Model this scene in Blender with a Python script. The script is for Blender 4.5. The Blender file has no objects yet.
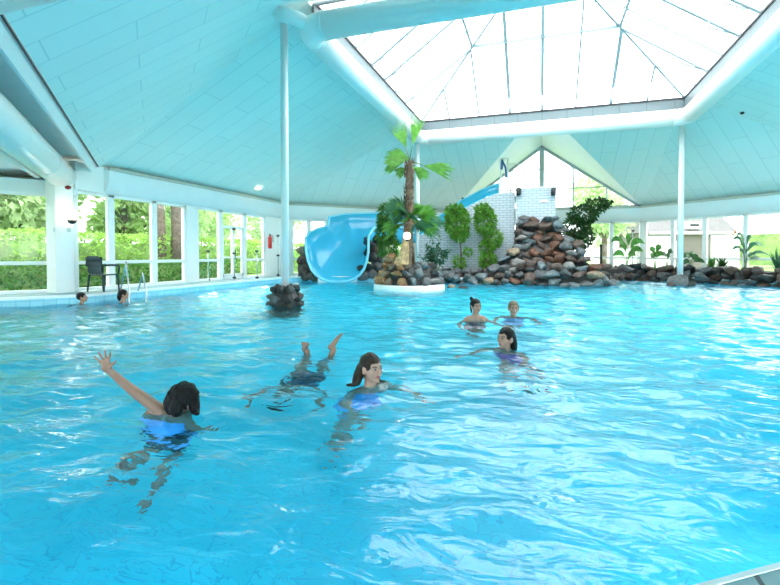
import bpy, bmesh, math, random
from mathutils import Vector, Matrix, noise, Quaternion
random.seed(7)
sc = bpy.context.scene
COL = sc.collection
V3 = Vector
PI = math.pi

# ------------------------------------------------------------------ camera
FPX, EYE, YAW, PITCH, HOR = 463.45, 1.15, math.radians(18.04), math.radians(1.35), 254.8
CYP = HOR + FPX * math.tan(PITCH)
RT = V3((math.cos(YAW), math.sin(YAW), 0))
FD = V3((-math.sin(YAW), math.cos(YAW), 0))
UP = V3((0, 0, 1))
cd = bpy.data.cameras.new('camera')
cam = bpy.data.objects.new('camera', cd)
COL.objects.link(cam)
cam.location = (0, 0, EYE)
cam.rotation_euler = (PI / 2 - PITCH, 0, YAW)
cd.sensor_width = 36
cd.lens = FPX / 780 * 36
cd.shift_y = -(292.5 - CYP) / 780
cd.clip_start = .05
cd.clip_end = 300
sc.camera = cam
fwv = FD * math.cos(PITCH) - UP * math.sin(PITCH)
upv = UP * math.cos(PITCH) + FD * math.sin(PITCH)


def at(px, py, depth):
    """point of the place at a given distance along the view axis"""
    return V3((0, 0, EYE)) + (fwv + RT * ((px - 390) / FPX) - upv * ((py - CYP) / FPX)) * depth


# ------------------------------------------------------------------ mesh builder
class MB:
    def __init__(s):
        s.v = []; s.f = []

    def add(s, vs, fs):
        n = len(s.v)
        s.v += [tuple(p) for p in vs]
        s.f += [tuple(i + n for i in f) for f in fs]
        return s

    def quad(s, *p):
        return s.add(p, [tuple(range(len(p)))])

    def box(s, c, size, ax=None):
        c = V3(c); hx, hy, hz = [q / 2 for q in size]
        if ax is None: X, Y, Z = V3((1, 0, 0)), V3((0, 1, 0)), V3((0, 0, 1))
        elif isinstance(ax, (int, float)): X, Y, Z = V3((math.cos(ax), math.sin(ax), 0)), V3((-math.sin(ax), math.cos(ax), 0)), V3((0, 0, 1))
        else: X, Y, Z = ax
        vs = [c + X * (a * hx) + Y * (b * hy) + Z * (d * hz) for d in (-1, 1) for a, b in ((-1, -1), (1, -1), (1, 1), (-1, 1))]
        return s.add(vs, [(3, 2, 1, 0), (4, 5, 6, 7), (0, 1, 5, 4), (1, 2, 6, 5), (2, 3, 7, 6), (3, 0, 4, 7)])

    def bar(s, a, b, w, h):
        a = V3(a); b = V3(b); d = (b - a); L = d.length; d.normalize()
        y = UP.cross(d)
        if y.length < 1e-3: y = V3((0, 1, 0))
        y.normalize(); z = d.cross(y)
        return s.box((a + b) / 2, (L, w, h), (d, y, z))

    def prism(s, poly, z0, z1):
        n = len(poly)
        vs = [(p[0], p[1], z0) for p in poly] + [(p[0], p[1], z1) for p in poly]
        return s.add(vs, [tuple(range(n))[::-1], tuple(range(n, 2 * n))] + [(i, (i + 1) % n, n + (i + 1) % n, n + i) for i in range(n)])

    def tube(s, pts, rad, seg=10, round_ends=False):
        pts = [V3(p) for p in pts]; n = len(pts)
        if not isinstance(rad, (list, tuple)): rad = [rad] * n
        rings = []; ref = None
        dirs = []
        for i in range(n):
            d = (pts[min(i + 1, n - 1)] - pts[max(i - 1, 0)])
            dirs.append(d.normalized() if d.length > 1e-9 else V3((0, 0, 1)))
        seq = []
        if round_ends:
            for k in (80, 55, 28): seq.append((pts[0] - dirs[0] * rad[0] * math.sin(math.radians(k)), dirs[0], rad[0] * math.cos(math.radians(k))))
        for i in range(n): seq.append((pts[i], dirs[i], rad[i]))
        if round_ends:
            for k in (28, 55, 80): seq.append((pts[-1] + dirs[-1] * rad[-1] * math.sin(math.radians(k)), dirs[-1], rad[-1] * math.cos(math.radians(k))))
        a = dirs[0].orthogonal().normalized()
        vs = []
        for p, d, r in seq:
            a = (a - d * a.dot(d))
            a = a.normalized() if a.length > 1e-6 else d.orthogonal().normalized()
            b = d.cross(a)
            vs += [p + a * (r * math.cos(2 * PI * k / seg)) + b * (r * math.sin(2 * PI * k / seg)) for k in range(seg)]
        m = len(seq); fs = []
        for i in range(m - 1):
            for k in range(seg):
                fs.append((i * seg + k, i * seg + (k + 1) % seg, (i + 1) * seg + (k + 1) % seg, (i + 1) * seg + k))
        fs.append(tuple(range(seg))[::-1]); fs.append(tuple((m - 1) * seg + k for k in range(seg)))
        return s.add(vs, fs)

    def ell(s, c, r, ax=None, nu=16, nv=10, fn=None):
        c = V3(c)
        if not isinstance(r, (list, tuple)): r = (r, r, r)
        X, Y, Z = ax or (V3((1, 0, 0)), V3((0, 1, 0)), V3((0, 0, 1)))
        vs = []
        for j in range(nv + 1):
            t = PI * (j + (.02 if j == 0 else -.02 if j == nv else 0)) / nv
            for i in range(nu):
                p = 2 * PI * i / nu
                q = V3((math.sin(t) * math.cos(p) * r[0], math.sin(t) * math.sin(p) * r[1], math.cos(t) * r[2]))
                if fn: q = fn(q)
                vs.append(c + X * q.x + Y * q.y + Z * q.z)
        fs = [(j * nu + i, (j + 1) * nu + i, (j + 1) * nu + (i + 1) % nu, j * nu + (i + 1) % nu) for j in range(nv) for i in range(nu)]
        fs.append(tuple(range(nu))); fs.append(tuple(nv * nu + i for i in range(nu))[::-1])
        return s.add(vs, fs)

    def lathe(s, c, prof, seg=16):
        c = V3(c); vs = []
        for r, z in prof: vs += [c + V3((r * math.cos(2 * PI * k / seg), r * math.sin(2 * PI * k / seg), z)) for k in range(seg)]
        m = len(prof)
        fs = [(i * seg + k, i * seg + (k + 1) % seg, (i + 1) * seg + (k + 1) % seg, (i + 1) * seg + k) for i in range(m - 1) for k in range(seg)]
        fs.append(tuple(range(seg))[::-1]); fs.append(tuple((m - 1) * seg + k for k in range(seg)))
        return s.add(vs, fs)

    def leaf(s, p, d, nrm, L, W, fold=.25):
        d = d.normalized(); w = d.cross(nrm)
        if w.length < 1e-4: w = d.orthogonal()
        w.normalize(); n2 = w.cross(d)
        m = p + d * (L * .45)
        return s.add([p, m + w * (W / 2) + n2 * (W * fold), p + d * L - n2 * (L * .12), m - w * (W / 2) + n2 * (W * fold)], [(0, 1, 2), (0, 2, 3)])

    def build(s, name, mat, parent=None, smooth=False, local=False):
        o0 = V3((0, 0, 0)) if (local or parent is None) else org.get(parent.name, V3((0, 0, 0)))
        me = bpy.data.meshes.new(name)
        me.from_pydata([tuple(V3(p) - o0) for p in s.v], [], s.f)
        finish_mesh(me, smooth)
        return link(name, me, mat, parent, o0)


def finish_mesh(me, smooth):
    me.update()
    uv = me.uv_layers.new(name='UVMap').data
    vs = me.vertices
    for p in me.polygons:
        n = p.normal
        if abs(n.z) > .985: u, v = V3((1, 0, 0)), V3((0, 1, 0))
        else:
            u = UP.cross(n).normalized(); v = n.cross(u)
        for li, vi in zip(p.loop_indices, p.vertices):
            c = vs[vi].co
            uv[li].uv = (c.dot(u), c.dot(v))
        p.use_smooth = smooth


org = {}


def link(name, me, mat, parent, o0=V3((0, 0, 0))):
    o = bpy.data.objects.new(name, me)
    COL.objects.link(o)
    if mat:
        for m in (mat if isinstance(mat, (list, tuple)) else [mat]): me.materials.append(m)
    if parent: o.parent = parent
    org[o.name] = V3(o0)
    return o


def thing(name, label, cat, loc=(0, 0, 0), group=None):
    o = bpy.data.objects.new(name, None)
    COL.objects.link(o)
    o.empty_display_size = .1
    o.location = loc
    org[o.name] = V3(loc)
    return tag(o, label, cat, group)


def tag(o, label, cat, group=None, kind=None):
    o['label'] = label; o['category'] = cat
    if group: o['group'] = group
    if kind: o['kind'] = kind
    return o


def struct(o, label=None):
    o['kind'] = 'structure'
    if label: o['label'] = label
    return o


def bevel(o, w=.01, seg=2):
    m = o.modifiers.new('edge', 'BEVEL'); m.width = w; m.segments = seg; m.limit_method = 'ANGLE'
    return o


# ------------------------------------------------------------------ materials
def nodes(name):
    m = bpy.data.materials.new(name); m.use_nodes = True
    nt = m.node_tree
    return m, nt, nt.nodes['Principled BSDF']


def mat(name, col, rough=.5, var=.0, scale=6., bump=0., metal=0., spec=.5, trans=0., emis=None, bscale=None):
    m, nt, b = nodes(name)
    N, L = nt.nodes, nt.links
    b.inputs['Roughness'].default_value = rough
    b.inputs['Metallic'].default_value = metal
    b.inputs['Specular IOR Level'].default_value = spec
    tc = N.new('ShaderNodeTexCoord')
    nz = N.new('ShaderNodeTexNoise'); nz.inputs['Scale'].default_value = scale; nz.inputs['Detail'].default_value = 4
    L.new(tc.outputs['Object'], nz.inputs['Vector'])
    rp = N.new('ShaderNodeValToRGB')
    c = V3(col)
    rp.color_ramp.elements[0].position = .3; rp.color_ramp.elements[1].position = .7
    rp.color_ramp.elements[0].color = (*(c * (1 - var)), 1)
    rp.color_ramp.elements[1].color = (*[min(1, q) for q in (c * (1 + var))], 1)
    L.new(nz.outputs['Fac'], rp.inputs['Fac'])
    L.new(rp.outputs['Color'], b.inputs['Base Color'])
    if bump:
        n2 = N.new('ShaderNodeTexNoise'); n2.inputs['Scale'].default_value = bscale or scale * 3; n2.inputs['Detail'].default_value = 5
        L.new(tc.outputs['Object'], n2.inputs['Vector'])
        bp = N.new('ShaderNodeBump'); bp.inputs['Strength'].default_value = bump; bp.inputs['Distance'].default_value = .03
        L.new(n2.outputs['Fac'], bp.inputs['Height']); L.new(bp.outputs['Normal'], b.inputs['Normal'])
    if trans:
        out = N['Material Output']
        tl = N.new('ShaderNodeBsdfTranslucent'); L.new(rp.outputs['Color'], tl.inputs['Color'])
        mx = N.new('ShaderNodeMixShader'); mx.inputs[0].default_value = trans
        L.new(b.outputs[0], mx.inputs[1]); L.new(tl.outputs[0], mx.inputs[2]); L.new(mx.outputs[0], out.inputs['Surface'])
    if emis:
        b.inputs['Emission Color'].default_value = (*emis[0], 1); b.inputs['Emission Strength'].default_value = emis[1]
    return m


def tiled(name, col, line, w, h, mortar=.012, rough=.4, offset=.5, swap=False, var=.04, spec=.5, bump=.15):
    m, nt, b = nodes(name)
    N, L = nt.nodes, nt.links
    uv = N.new('ShaderNodeUVMap')
    src = uv.outputs[0]
    if swap:
        sx = N.new('ShaderNodeSeparateXYZ'); cx = N.new('ShaderNodeCombineXYZ')
        L.new(src, sx.inputs[0]); L.new(sx.outputs[1], cx.inputs[0]); L.new(sx.outputs[0], cx.inputs[1]); src = cx.outputs[0]
    br = N.new('ShaderNodeTexBrick'); br.offset = offset
    br.inputs['Scale'].default_value = 1
    br.inputs['Brick Width'].default_value = w; br.inputs['Row Height'].default_value = h
    br.inputs['Mortar Size'].default_value = mortar; br.inputs['Mortar Smooth'].default_value = .1
    c = V3(col)
    br.inputs['Color1'].default_value = (*(c * (1 - var)), 1); br.inputs['Color2'].default_value = (*[min(1, q) for q in c * (1 + var)], 1)
    br.inputs['Mortar'].default_value = (*line, 1)
    L.new(src, br.inputs['Vector'])
    L.new(br.outputs['Color'], b.inputs['Base Color'])
    b.inputs['Roughness'].default_value = rough; b.inputs['Specular IOR Level'].default_value = spec
    if bump:
        bp = N.new('ShaderNodeBump'); bp.inputs['Strength'].default_value = bump; bp.inputs['Distance'].default_value = .01; bp.invert = True
        L.new(br.outputs['Fac'], bp.inputs['Height']); L.new(bp.outputs['Normal'], b.inputs['Normal'])
    return m


def glass_mat():
    m, nt, b = nodes('window glass'); N, L = nt.nodes, nt.links
    N.remove(b)
    t = N.new('ShaderNodeBsdfTransparent'); t.inputs[0].default_value = (.95, .97, .96, 1)
    g = N.new('ShaderNodeBsdfGlossy'); g.inputs['Roughness'].default_value = .02
    fr = N.new('ShaderNodeFresnel')
    ge = N.new('ShaderNodeNewGeometry'); mi = N.new('ShaderNodeMix'); mi.inputs[2].default_value = 1.35; mi.inputs[3].default_value = 1 / 1.35
    L.new(ge.outputs['Backfacing'], mi.inputs[0]); L.new(mi.outputs[0], fr.inputs[0])
    nz = N.new('ShaderNodeTexNoise'); nz.inputs['Scale'].default_value = .8
    bp = N.new('ShaderNodeBump'); bp.inputs['Strength'].default_value = .02
    L.new(nz.outputs['Fac'], bp.inputs['Height']); L.new(bp.outputs['Normal'], g.inputs['Normal'])
    mx = N.new('ShaderNodeMixShader')
    L.new(fr.outputs[0], mx.inputs[0]); L.new(t.outputs[0], mx.inputs[1]); L.new(g.outputs[0], mx.inputs[2])
    L.new(mx.outputs[0], N['Material Output'].inputs['Surface'])
    return m


def opal_mat():
    m, nt, b = nodes('skylight opal glazing'); N, L = nt.nodes, nt.links
    N.remove(b)
    t = N.new('ShaderNodeBsdfTransparent'); t.inputs[0].default_value = (.98, .99, 1, 1)
    g = N.new('ShaderNodeBsdfTranslucent'); g.inputs[0].default_value = (.95, .97, .98, 1)
    mx = N.new('ShaderNodeMixShader'); mx.inputs[0].default_value = .25
    L.new(t.outputs[0], mx.inputs[1]); L.new(g.outputs[0], mx.inputs[2]); L.new(mx.outputs[0], N['Material Output'].inputs['Surface'])
    return m


def water_mat():
    m, nt, b = nodes('pool water'); N, L = nt.nodes, nt.links
    N.remove(b)
    tc = N.new('ShaderNodeTexCoord')
    n1 = N.new('ShaderNodeTexNoise'); n1.inputs['Scale'].default_value = 5; n1.inputs['Detail'].default_value = 2.5
    n1.inputs['Distortion'].default_value = .8
    mp = N.new('ShaderNodeMapping'); mp.inputs['Rotation'].default_value = (0, 0, -YAW); mp.inputs['Scale'].default_value = (.75, 1.5, 1)
    L.new(tc.outputs['Object'], mp.inputs['Vector']); L.new(mp.outputs[0], n1.inputs['Vector'])
    bp = N.new('ShaderNodeBump'); bp.inputs['Strength'].default_value = .42; bp.inputs['Distance'].default_value = .05
    L.new(n1.outputs['Fac'], bp.inputs['Height'])
    rf = N.new('ShaderNodeBsdfRefraction'); rf.inputs['IOR'].default_value = 1.33; rf.inputs['Roughness'].default_value = 0
    rf.inputs['Color'].default_value = (.90, .99, 1, 1)
    gl = N.new('ShaderNodeBsdfGlossy'); gl.inputs['Roughness'].default_value = .03
    fr = N.new('ShaderNodeFresnel'); fr.inputs['IOR'].default_value = 1.33
    for q in (rf, gl, fr): L.new(bp.outputs['Normal'], q.inputs['Normal'])
    mx = N.new('ShaderNodeMixShader')
    L.new(fr.outputs[0], mx.inputs[0]); L.new(rf.outputs[0], mx.inputs[1]); L.new(gl.outputs[0], mx.inputs[2])
    L.new(mx.outputs[0], N['Material Output'].inputs['Surface'])
    return m


M = {}
M['white'] = mat('white paint', (.88, .89, .87), .45, .02, 3)
M['whitecool'] = mat('pale blue white paint', (.85, .87, .86), .4, .02, 3)
M['ceiling'] = tiled('ceiling panels', (.73, .87, .84), (.54, .71, .71), 2.4, .6, .011, .55, .5, True, .015, .3, .0)
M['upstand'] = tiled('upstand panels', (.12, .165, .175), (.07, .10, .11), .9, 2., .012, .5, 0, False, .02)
M['duct'] = mat('duct enamel', (.92, .91, .87), .35, .015, 2)
M['fascia'] = mat('fascia sheet', (.80, .86, .87), .5, .02, 2)
M['alu'] = mat('grey aluminium bar', (.26, .33, .35), .5, .03, 4)
M['palebar'] = mat('pale glazing bar', (.50, .55, .56), .5, .03, 4)
M['beige'] = mat('beige rail', (.52, .53, .46), .5, .05, 4)
M['black'] = mat('black rubber', (.012, .013, .015), .5, .1, 5)
M['blackmetal'] = mat('black metal', (.02, .022, .025), .35, .1, 8)
M['steel'] = mat('brushed steel', (.62, .66, .68), .22, .06, 20, metal=1)
M['glass'] = glass_mat()
M['water'] = water_mat()
M['opalglass'] = opal_mat()
M['pooltile'] = tiled('pool floor tiles', (.05, .76, .93), (.035, .60, .82), .30, .15, .008, .35, .5, False, .05)
M['skirt'] = tiled('pool wall tiles', (.34, .70, .82), (.22, .54, .68), .24, .12, .008, .25, 0, False, .06)
M['deck'] = tiled('deck tiles', (.25, .40, .43), (.06, .09, .10), .3, .3, .008, .5, 0, False, .05)
M['coping'] = mat('white coping', (.82, .86, .86), .4, .04, 6)
M['brick'] = tiled('white glazed brick', (.50, .56, .60), (.27, .32, .36), .30, .105, .012, .35, .5, False, .05)
M['slide'] = mat('blue slide gelcoat', (.045, .46, .70), .16, .03, 2)
M['slidelip'] = mat('pale blue slide lip', (.24, .68, .85), .2, .03, 2)
M['soil'] = mat('planter soil', (.05, .04, .03), .9, .3, 12, .5)
STONE = [mat('stone grey', (.10, .105, .105), .55, .55, 7, .9),
         mat('stone blue grey', (.11, .14, .145), .5, .5, 6, .8),
         mat('stone brown', (.085, .055, .042), .6, .6, 6, .9),
         mat('stone rust', (.13, .058, .034), .6, .55, 6, .9),
         mat('stone tan', (.24, .17, .11), .6, .45, 6, .8),
         mat('stone dark', (.028, .028, .026), .5, .6, 6, .9),
         mat('stone pale', (.22, .205, .185), .6, .4, 7, .8),
         mat('stone ochre', (.38, .20, .085), .6, .5, 6, .8)]
M['leaf'] = mat('bright leaf', (.15, .36, .045), .4, .45, 5, trans=.4)
M['leaf2'] = mat('mid leaf', (.075, .22, .035), .4, .45, 5, trans=.3)
M['leafdark'] = mat('dark leaf', (.028, .095, .022), .38, .5, 5, trans=.25)
M['leafblue'] = mat('blue green leaf', (.04, .14, .07), .4, .4, 5, trans=.3)
M['palm'] = mat('palm leaf', (.17, .42, .07), .38, .35, 6, trans=.45)
M['frondblue'] = mat('blue green palm leaf', (.075, .23, .11), .4, .4, 5, trans=.35)
M['hedge'] = mat('hedge leaf', (.36, .57, .13), .5, .4, 2, trans=.4)
M['treeleaf'] = mat('garden tree leaf', (.36, .52, .20), .5, .4, 1.2, trans=.45)
M['treeleaf2'] = mat('pale garden tree leaf', (.52, .66, .36), .5, .3, 1.2, trans=.5)
M['bark'] = mat('tree bark', (.13, .10, .075), .85, .4, 9, .7)
M['palmbark'] = mat('palm bark', (.20, .13, .085), .85, .5, 14, .9)
M['stem'] = mat('green stem', (.14, .20, .07), .6, .3, 8)
M['wood'] = mat('pale carved wood', (.50, .30, .14), .55, .4, 9, .5)
M['grass'] = mat('lawn', (.17, .30, .07), .9, .3, 2, .3)
M['path'] = tiled('garden paving', (.55, .55, .53), (.4, .4, .38), .4, .4, .01, .7, .5)
M['redbrick'] = tiled('house brick', (.13, .11, .10), (.19, .18, .17), .24, .08, .012, .8, .5, False, .12)
M['roofslate'] = tiled('roof tiles', (.13, .12, .12), (.08, .08, .08), .3, .25, .015, .7, .5, False, .1)
M['render'] = mat('white render', (.80, .80, .78), .8, .04, 3)
M['plastic'] = mat('dark green blue plastic', (.012, .035, .045), .35, .2, 5)
M['red'] = mat('red enamel', (.55, .02, .02), .35, .05, 5)
M['darkred'] = mat('dark red enamel', (.22, .01, .02), .35, .05, 5)
M['lamp'] = mat('lit globe', (.9, .85, .75), .3, .0, 5, emis=((1, .86, .65), 1.5))
M['opal'] = mat('opal globe', (.88, .84, .76), .25, .03, 5)
M['bluerail'] = mat('blue rail', (.03, .14, .36), .35, .05, 5)
M['skin'] = mat('skin', (.50, .265, .18), .42, .06, 9, .05)
M['skintan'] = mat('tanned skin', (.38, .195, .13), .42, .08, 9, .05)
M['skinpale'] = mat('pale skin', (.56, .31, .225), .42, .06, 9, .05)
M['hairdark'] = mat('wet dark hair', (.008, .006, .006), .45, .4, 30, .6, spec=.25)
M['hairbrown'] = mat('wet brown hair', (.035, .018, .010), .42, .45, 30, .6, spec=.3)
M['hairfair'] = mat('fair hair', (.20, .12, .055), .45, .35, 30, .5)
M['lips'] = mat('lips', (.42, .11, .10), .4, .05, 20)
M['eyewhite'] = mat('eye white', (.50, .46, .44), .2, .02, 20)
M['iris'] = mat('eye iris', (.03, .02, .015), .15, .1, 40)
M['suitblue'] = mat('light blue swimwear', (.22, .48, .86), .6, .08, 12)
M['suitnavy'] = mat('navy swimwear', (.015, .03, .08), .6, .15, 12)
M['suitdark'] = mat('charcoal swim shorts', (.02, .025, .03), .6, .2, 12)
M['suitpurple'] = mat('violet swimwear', (.10, .06, .40), .6, .12, 12)
M['orange'] = mat('orange flower', (.80, .22, .04), .5, .2, 12, trans=.3)
M['inlet'] = mat('grey inlet hood', (.045, .075, .085), .5, .1, 5)
M['sign'] = mat('pale grey plate', (.58, .68, .72), .4, .05, 5)

# ------------------------------------------------------------------ plan of the hall
A, CY = 11.3, 14.16
S8 = A * .41421
TOPA, ZE, ZT, ZB, ZD = 4.9, 3.5, 6.7, 2.8, .22
OCT = [(-A, CY - S8), (-A, CY + S8), (-S8, CY + A), (S8, CY + A), (A, CY + S8), (A, CY - S8), (S8, CY - A), (-S8, CY - A)]
BACKY = CY + A
POOL = [(-10.2, 17.3), (-10.2, 8.15), (-11.45, 6.3), (-12.6, 3.5), (-9.5, -1.0), (-2.51, -.517), (9.79, 7.975), (10.2, 9), (10.2, 17.3), (8.9, 19.3),
        (4.4, 23.8), (3.0, 22.8), (2.3, 20.0), (-1.4, 18.3), (-3.4, 18.9), (-6.3, 19.0), (-7.0, 18.5), (-9.5, 18.5)]


def inside(x, y, poly):
    c = False; n = len(poly)
    for i in range(n):
        x1, y1 = poly[i]; x2, y2 = poly[(i + 1) % n]
        if (y1 > y) != (y2 > y) and x < (x2 - x1) * (y - y1) / (y2 - y1) + x1: c = not c
    return c


def seg_dist(x, y, poly):
    b = 1e9; n = len(poly); p = V3((x, y, 0))
    for i in range(n):
        a = V3((*poly[i], 0)); d = V3((*poly[(i + 1) % n], 0)) - a
        t = max(0, min(1, (p - a).dot(d) / d.dot(d)))
        b = min(b, (p - a - d * t).length)
    return b


def offset_poly(poly, d):
    """positive d grows a polygon"""
    n = len(poly); ar = sum(poly[i][0] * poly[(i + 1) % n][1] - poly[(i + 1) % n][0] * poly[i][1] for i in range(n))
    sg = 1 if ar > 0 else -1; out = []
    for i in range(n):
        a = V3((*poly[i - 1], 0)); b = V3((*poly[i], 0)); c = V3((*poly[(i + 1) % n], 0))
        e1 = (b - a).normalized(); e2 = (c - b).normalized()
        n1 = V3((e1.y, -e1.x, 0)) * sg; n2 = V3((e2.y, -e2.x, 0)) * sg
        m = n1 + n2; m = m / max(.3, m.dot(m)) * 2
        out.append((b.x + m.x * d, b.y + m.y * d))
    return out


def ring_fill(outer, inner, z):
    bm = bmesh.new(); es = []
    for poly in (outer, inner):
        vs = [bm.verts.new((p[0], p[1], z)) for p in poly]
        es += [bm.edges.new((vs[i], vs[(i + 1) % len(vs)])) for i in range(len(vs))]
    bmesh.ops.triangle_fill(bm, use_beauty=True, edges=es)
    for f in bm.faces:
        f.normal_update()
        if f.normal.z < 0: f.normal_flip()
    bm.verts.index_update()
    v = [tuple(q.co) for q in bm.verts]; f = [tuple(q.index for q in fc.verts) for fc in bm.faces]
    bm.free()
    return v, f


# footprint: octagon at the back, wider wing round the camera
LOBE = [(-11.15, 8.75), (-13.4, 5.4), (-15.5, .5), (-13, -5), (13, -5), (15, 2), (A, 8.6)]
FOOT = LOBE + [OCT[4], OCT[3], OCT[2], OCT[1]]

# floor of the hall round the pool
f = MB(); f.add(*ring_fill(FOOT, offset_poly(POOL, .035), ZD))
struct(f.build('floor', M['deck']))
f = MB(); cop = offset_poly(POOL, .035); n = len(POOL)
for i in range(n):
    j = (i + 1) % n
    a, b, c, d = cop[i], cop[j], POOL[j], POOL[i]
    f.quad((*a, ZD + .004), (*b, ZD + .004), (*c, ZD - .012), (*d, ZD - .012))
    f.quad((*d, ZD - .012), (*c, ZD - .012), (*c, ZD - .06), (*d, ZD - .06))
struct(f.build('trim_1', M['coping']))
f = MB()
for i in range(n):
    j = (i + 1) % n; c, d = POOL[j], POOL[i]
    f.quad((*d, -1.42), (*c, -1.42), (*c, ZD - .06), (*d, ZD - .06))
struct(f.build('wall_pool', M['skirt']))
f = MB(); f.quad((-14, -2.5, -1.4), (12, -2.5, -1.4), (12, 25, -1.4), (-14, 25, -1.4))
struct(f.build('floor_pool', M['pooltile']))

# water surface with real ripples
def wave(x, y):
    h = .042 * noise.noise((x * 1.15 + 3, y * 1.75, .3)) + .027 * noise.noise((x * 2.7 + y * .9, y * 4.1 - x * .7, 4.1)) + .0105 * noise.noise((x * 6.2, y * 8.8, 9.2))
    for cx, cy_, r, am in RIP:
        d = math.hypot(x - cx, y - cy_)
        if d < r: h += am * math.sin(d * 26) * (1 - d / r)
    return h


RIP = [(-2.5, 2.75, 1.1, .007), (-1.44, 3.84, 1.0, .007), (-2.5, 4.95, 1.0, .008), (-.4, 5.8, .9, .006), (-1.05, 8.1, .8, .005), (-5.5, 9.2, 1.2, .006), (-8.4, 18.2, 1.8, .012)]
st = .055; gx0, gx1, gy0, gy1 = -12.75, 10.4, -1.1, 24
nx, ny = int((gx1 - gx0) / st), int((gy1 - gy0) / st)
PB = offset_poly(POOL, .0)
keep = {}
vs = []; fs = []
near = [[False] * (nx + 1) for _ in range(ny + 1)]
for j in range(ny + 1):
    for i in range(nx + 1):
        near[j][i] = inside(gx0 + i * st, gy0 + j * st, PB)
def vid(i, j):
    k = (i, j)
    if k not in keep:
        x, y = gx0 + i * st, gy0 + j * st
        keep[k] = len(vs); vs.append((x, y, wave(x, y)))
    return keep[k]
for j in range(ny):
    for i in range(nx):
        if near[j][i] or near[j + 1][i] or near[j][i + 1] or near[j + 1][i + 1]:
            fs.append((vid(i, j), vid(i + 1, j), vid(i + 1, j + 1), vid(i, j + 1)))
w = MB(); w.v = vs; w.f = fs
struct(w.build('water', M['water'], smooth=True), 'rippled turquoise water filling the indoor pool')

# ------------------------------------------------------------------ roof
f = MB()
sq = {'nl': (-TOPA, CY - TOPA, ZT), 'fl': (-TOPA, CY + TOPA, ZT), 'fr': (TOPA, CY + TOPA, ZT), 'nr': (TOPA, CY - TOPA, ZT)}
e = [(*p, ZE) for p in OCT]
f.quad(e[1], e[0], sq['nl'], sq['fl'])
f.quad(e[2], e[1], sq['fl'])
f.quad(e[4], e[3], sq['fr'])
f.quad(e[5], e[4], sq['fr'], sq['nr'])
f.quad(e[6], e[5], sq['nr'])
f.quad(e[7], e[6], sq['nr'], sq['nl'])
f.quad(e[0], e[7], sq['nl'])
RZ = 6.82
xv = S8 * (1 - (ZT - ZE) / (RZ - ZE))
ve = CY + TOPA
f.quad(e[2], sq['fl'], (-xv, ve, ZT))
f.quad(e[3], (xv, ve, ZT), sq['fr'])
struct(f.build('ceiling', M['ceiling']), 'pale blue panelled tent ceiling rising to the skylight')
f = MB()
f.quad(e[2], (-xv, ve, ZT), (0, ve, RZ), (0, BACKY, RZ))
f.quad(e[3], (0, BACKY, RZ), (0, ve, RZ), (xv, ve, ZT))
struct(f.build('ceiling_dormer', mat('dormer lining', (.84, .88, .95), .5, .02, 3)))
# low ceiling over the wing round the camera
f = MB()
wing = [OCT[0], OCT[7], OCT[6], OCT[5]]
def inset(p, d):  # step outwards from the octagon centre
    v = V3((p[0], p[1] - CY, 0)); k = 1 + d / v.length
    return (p[0] * k, CY + (p[1] - CY) * k)
w2 = [inset(p, 1.15) for p in wing]
ou = [LOBE[0], LOBE[1], LOBE[2], LOBE[3], LOBE[4], LOBE[5], LOBE[6]]
zc = 3.2
def P(p, z): return (p[0], p[1], z)
f.quad(P(w2[0], zc), P(ou[1], 2.95), P(ou[2], 2.95), P(w2[1], zc))
f.quad(P(w2[0], zc), P(ou[0], 2.95), P(ou[1], 2.95))
f.quad(P(w2[1], zc), P(ou[2], 2.95), P(ou[3], 2.95))
f.quad(P(w2[1], zc), P(ou[3], 2.95), P(ou[4], 2.95), P(w2[2], zc))
f.quad(P(w2[2], zc), P(ou[4], 2.95), P(ou[5], 2.95))
f.quad(P(w2[2], zc), P(ou[5], 2.95), P(ou[6], 2.95), P(w2[3], zc))
struct(f.build('ceiling_wing', M['whitecool']))

def beam_line(a, b):
    """edge beam of the tent roof above the wing: trim board, recess and outer board"""
    a = V3((*a, 0)); b = V3((*b, 0)); d = (b - a).normalized(); nrm = V3((d.y, -d.x, 0))
    if nrm.dot(V3((0, CY, 0)) - a) > 0: nrm = -nrm   # outwards
    return a, b, d, nrm
for k, (i0, i1) in enumerate(((0, 7), (7, 6), (6, 5))):
    a, b, d, nn = beam_line(OCT[i0], OCT[i1])
    ext = .45
    a2, b2 = a, b
    f = MB()
    def pt(base, q, z): return base + nn * q + V3((0, 0, z))
    def ends(q):  # lengthen the outer lines at the octagon corners
        return a - d * (q * .414), b + d * (q * .414)
    def strip(q0, z0, q1, z1):
        A0, B0 = ends(q0); A1, B1 = ends(q1)
        f.quad(A0 + nn * q0 + UP * z0, B0 + nn * q0 + UP * z0, B1 + nn * q1 + UP * z1, A1 + nn * q1 + UP * z1)
    strip(.03, 3.5, .12, 3.32); strip(.12, 3.32, .16, 3.32); strip(.16, 3.32, .16, 3.62)
    strip(.16, 3.62, 1.15, 3.62); strip(1.15, 3.62, 1.15, 3.0); strip(1.15, 3.0, 1.25, 3.0); strip(1.25, 3.0, 1.25, 3.25)
    struct(f.build('trim_%d' % (2 + k), M['whitecool']))
    f = MB(); A0, B0 = ends(.015)
    f.bar(A0 + nn * .012 + UP * 3.49, B0 + nn * .012 + UP * 3.49, .02, .035)
    struct(f.build('trim_%d' % (5 + k), M['black']))

a, b, d, nn = beam_line(OCT[0], OCT[7])
f = MB(); X = a + d * .0
f.box(a - d * .25 + nn * .55 + UP * 3.35, (.1, 2.0, 1.0), (d, nn, UP)); struct(f.build('wall_beam_end', M['whitecool']))
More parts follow.
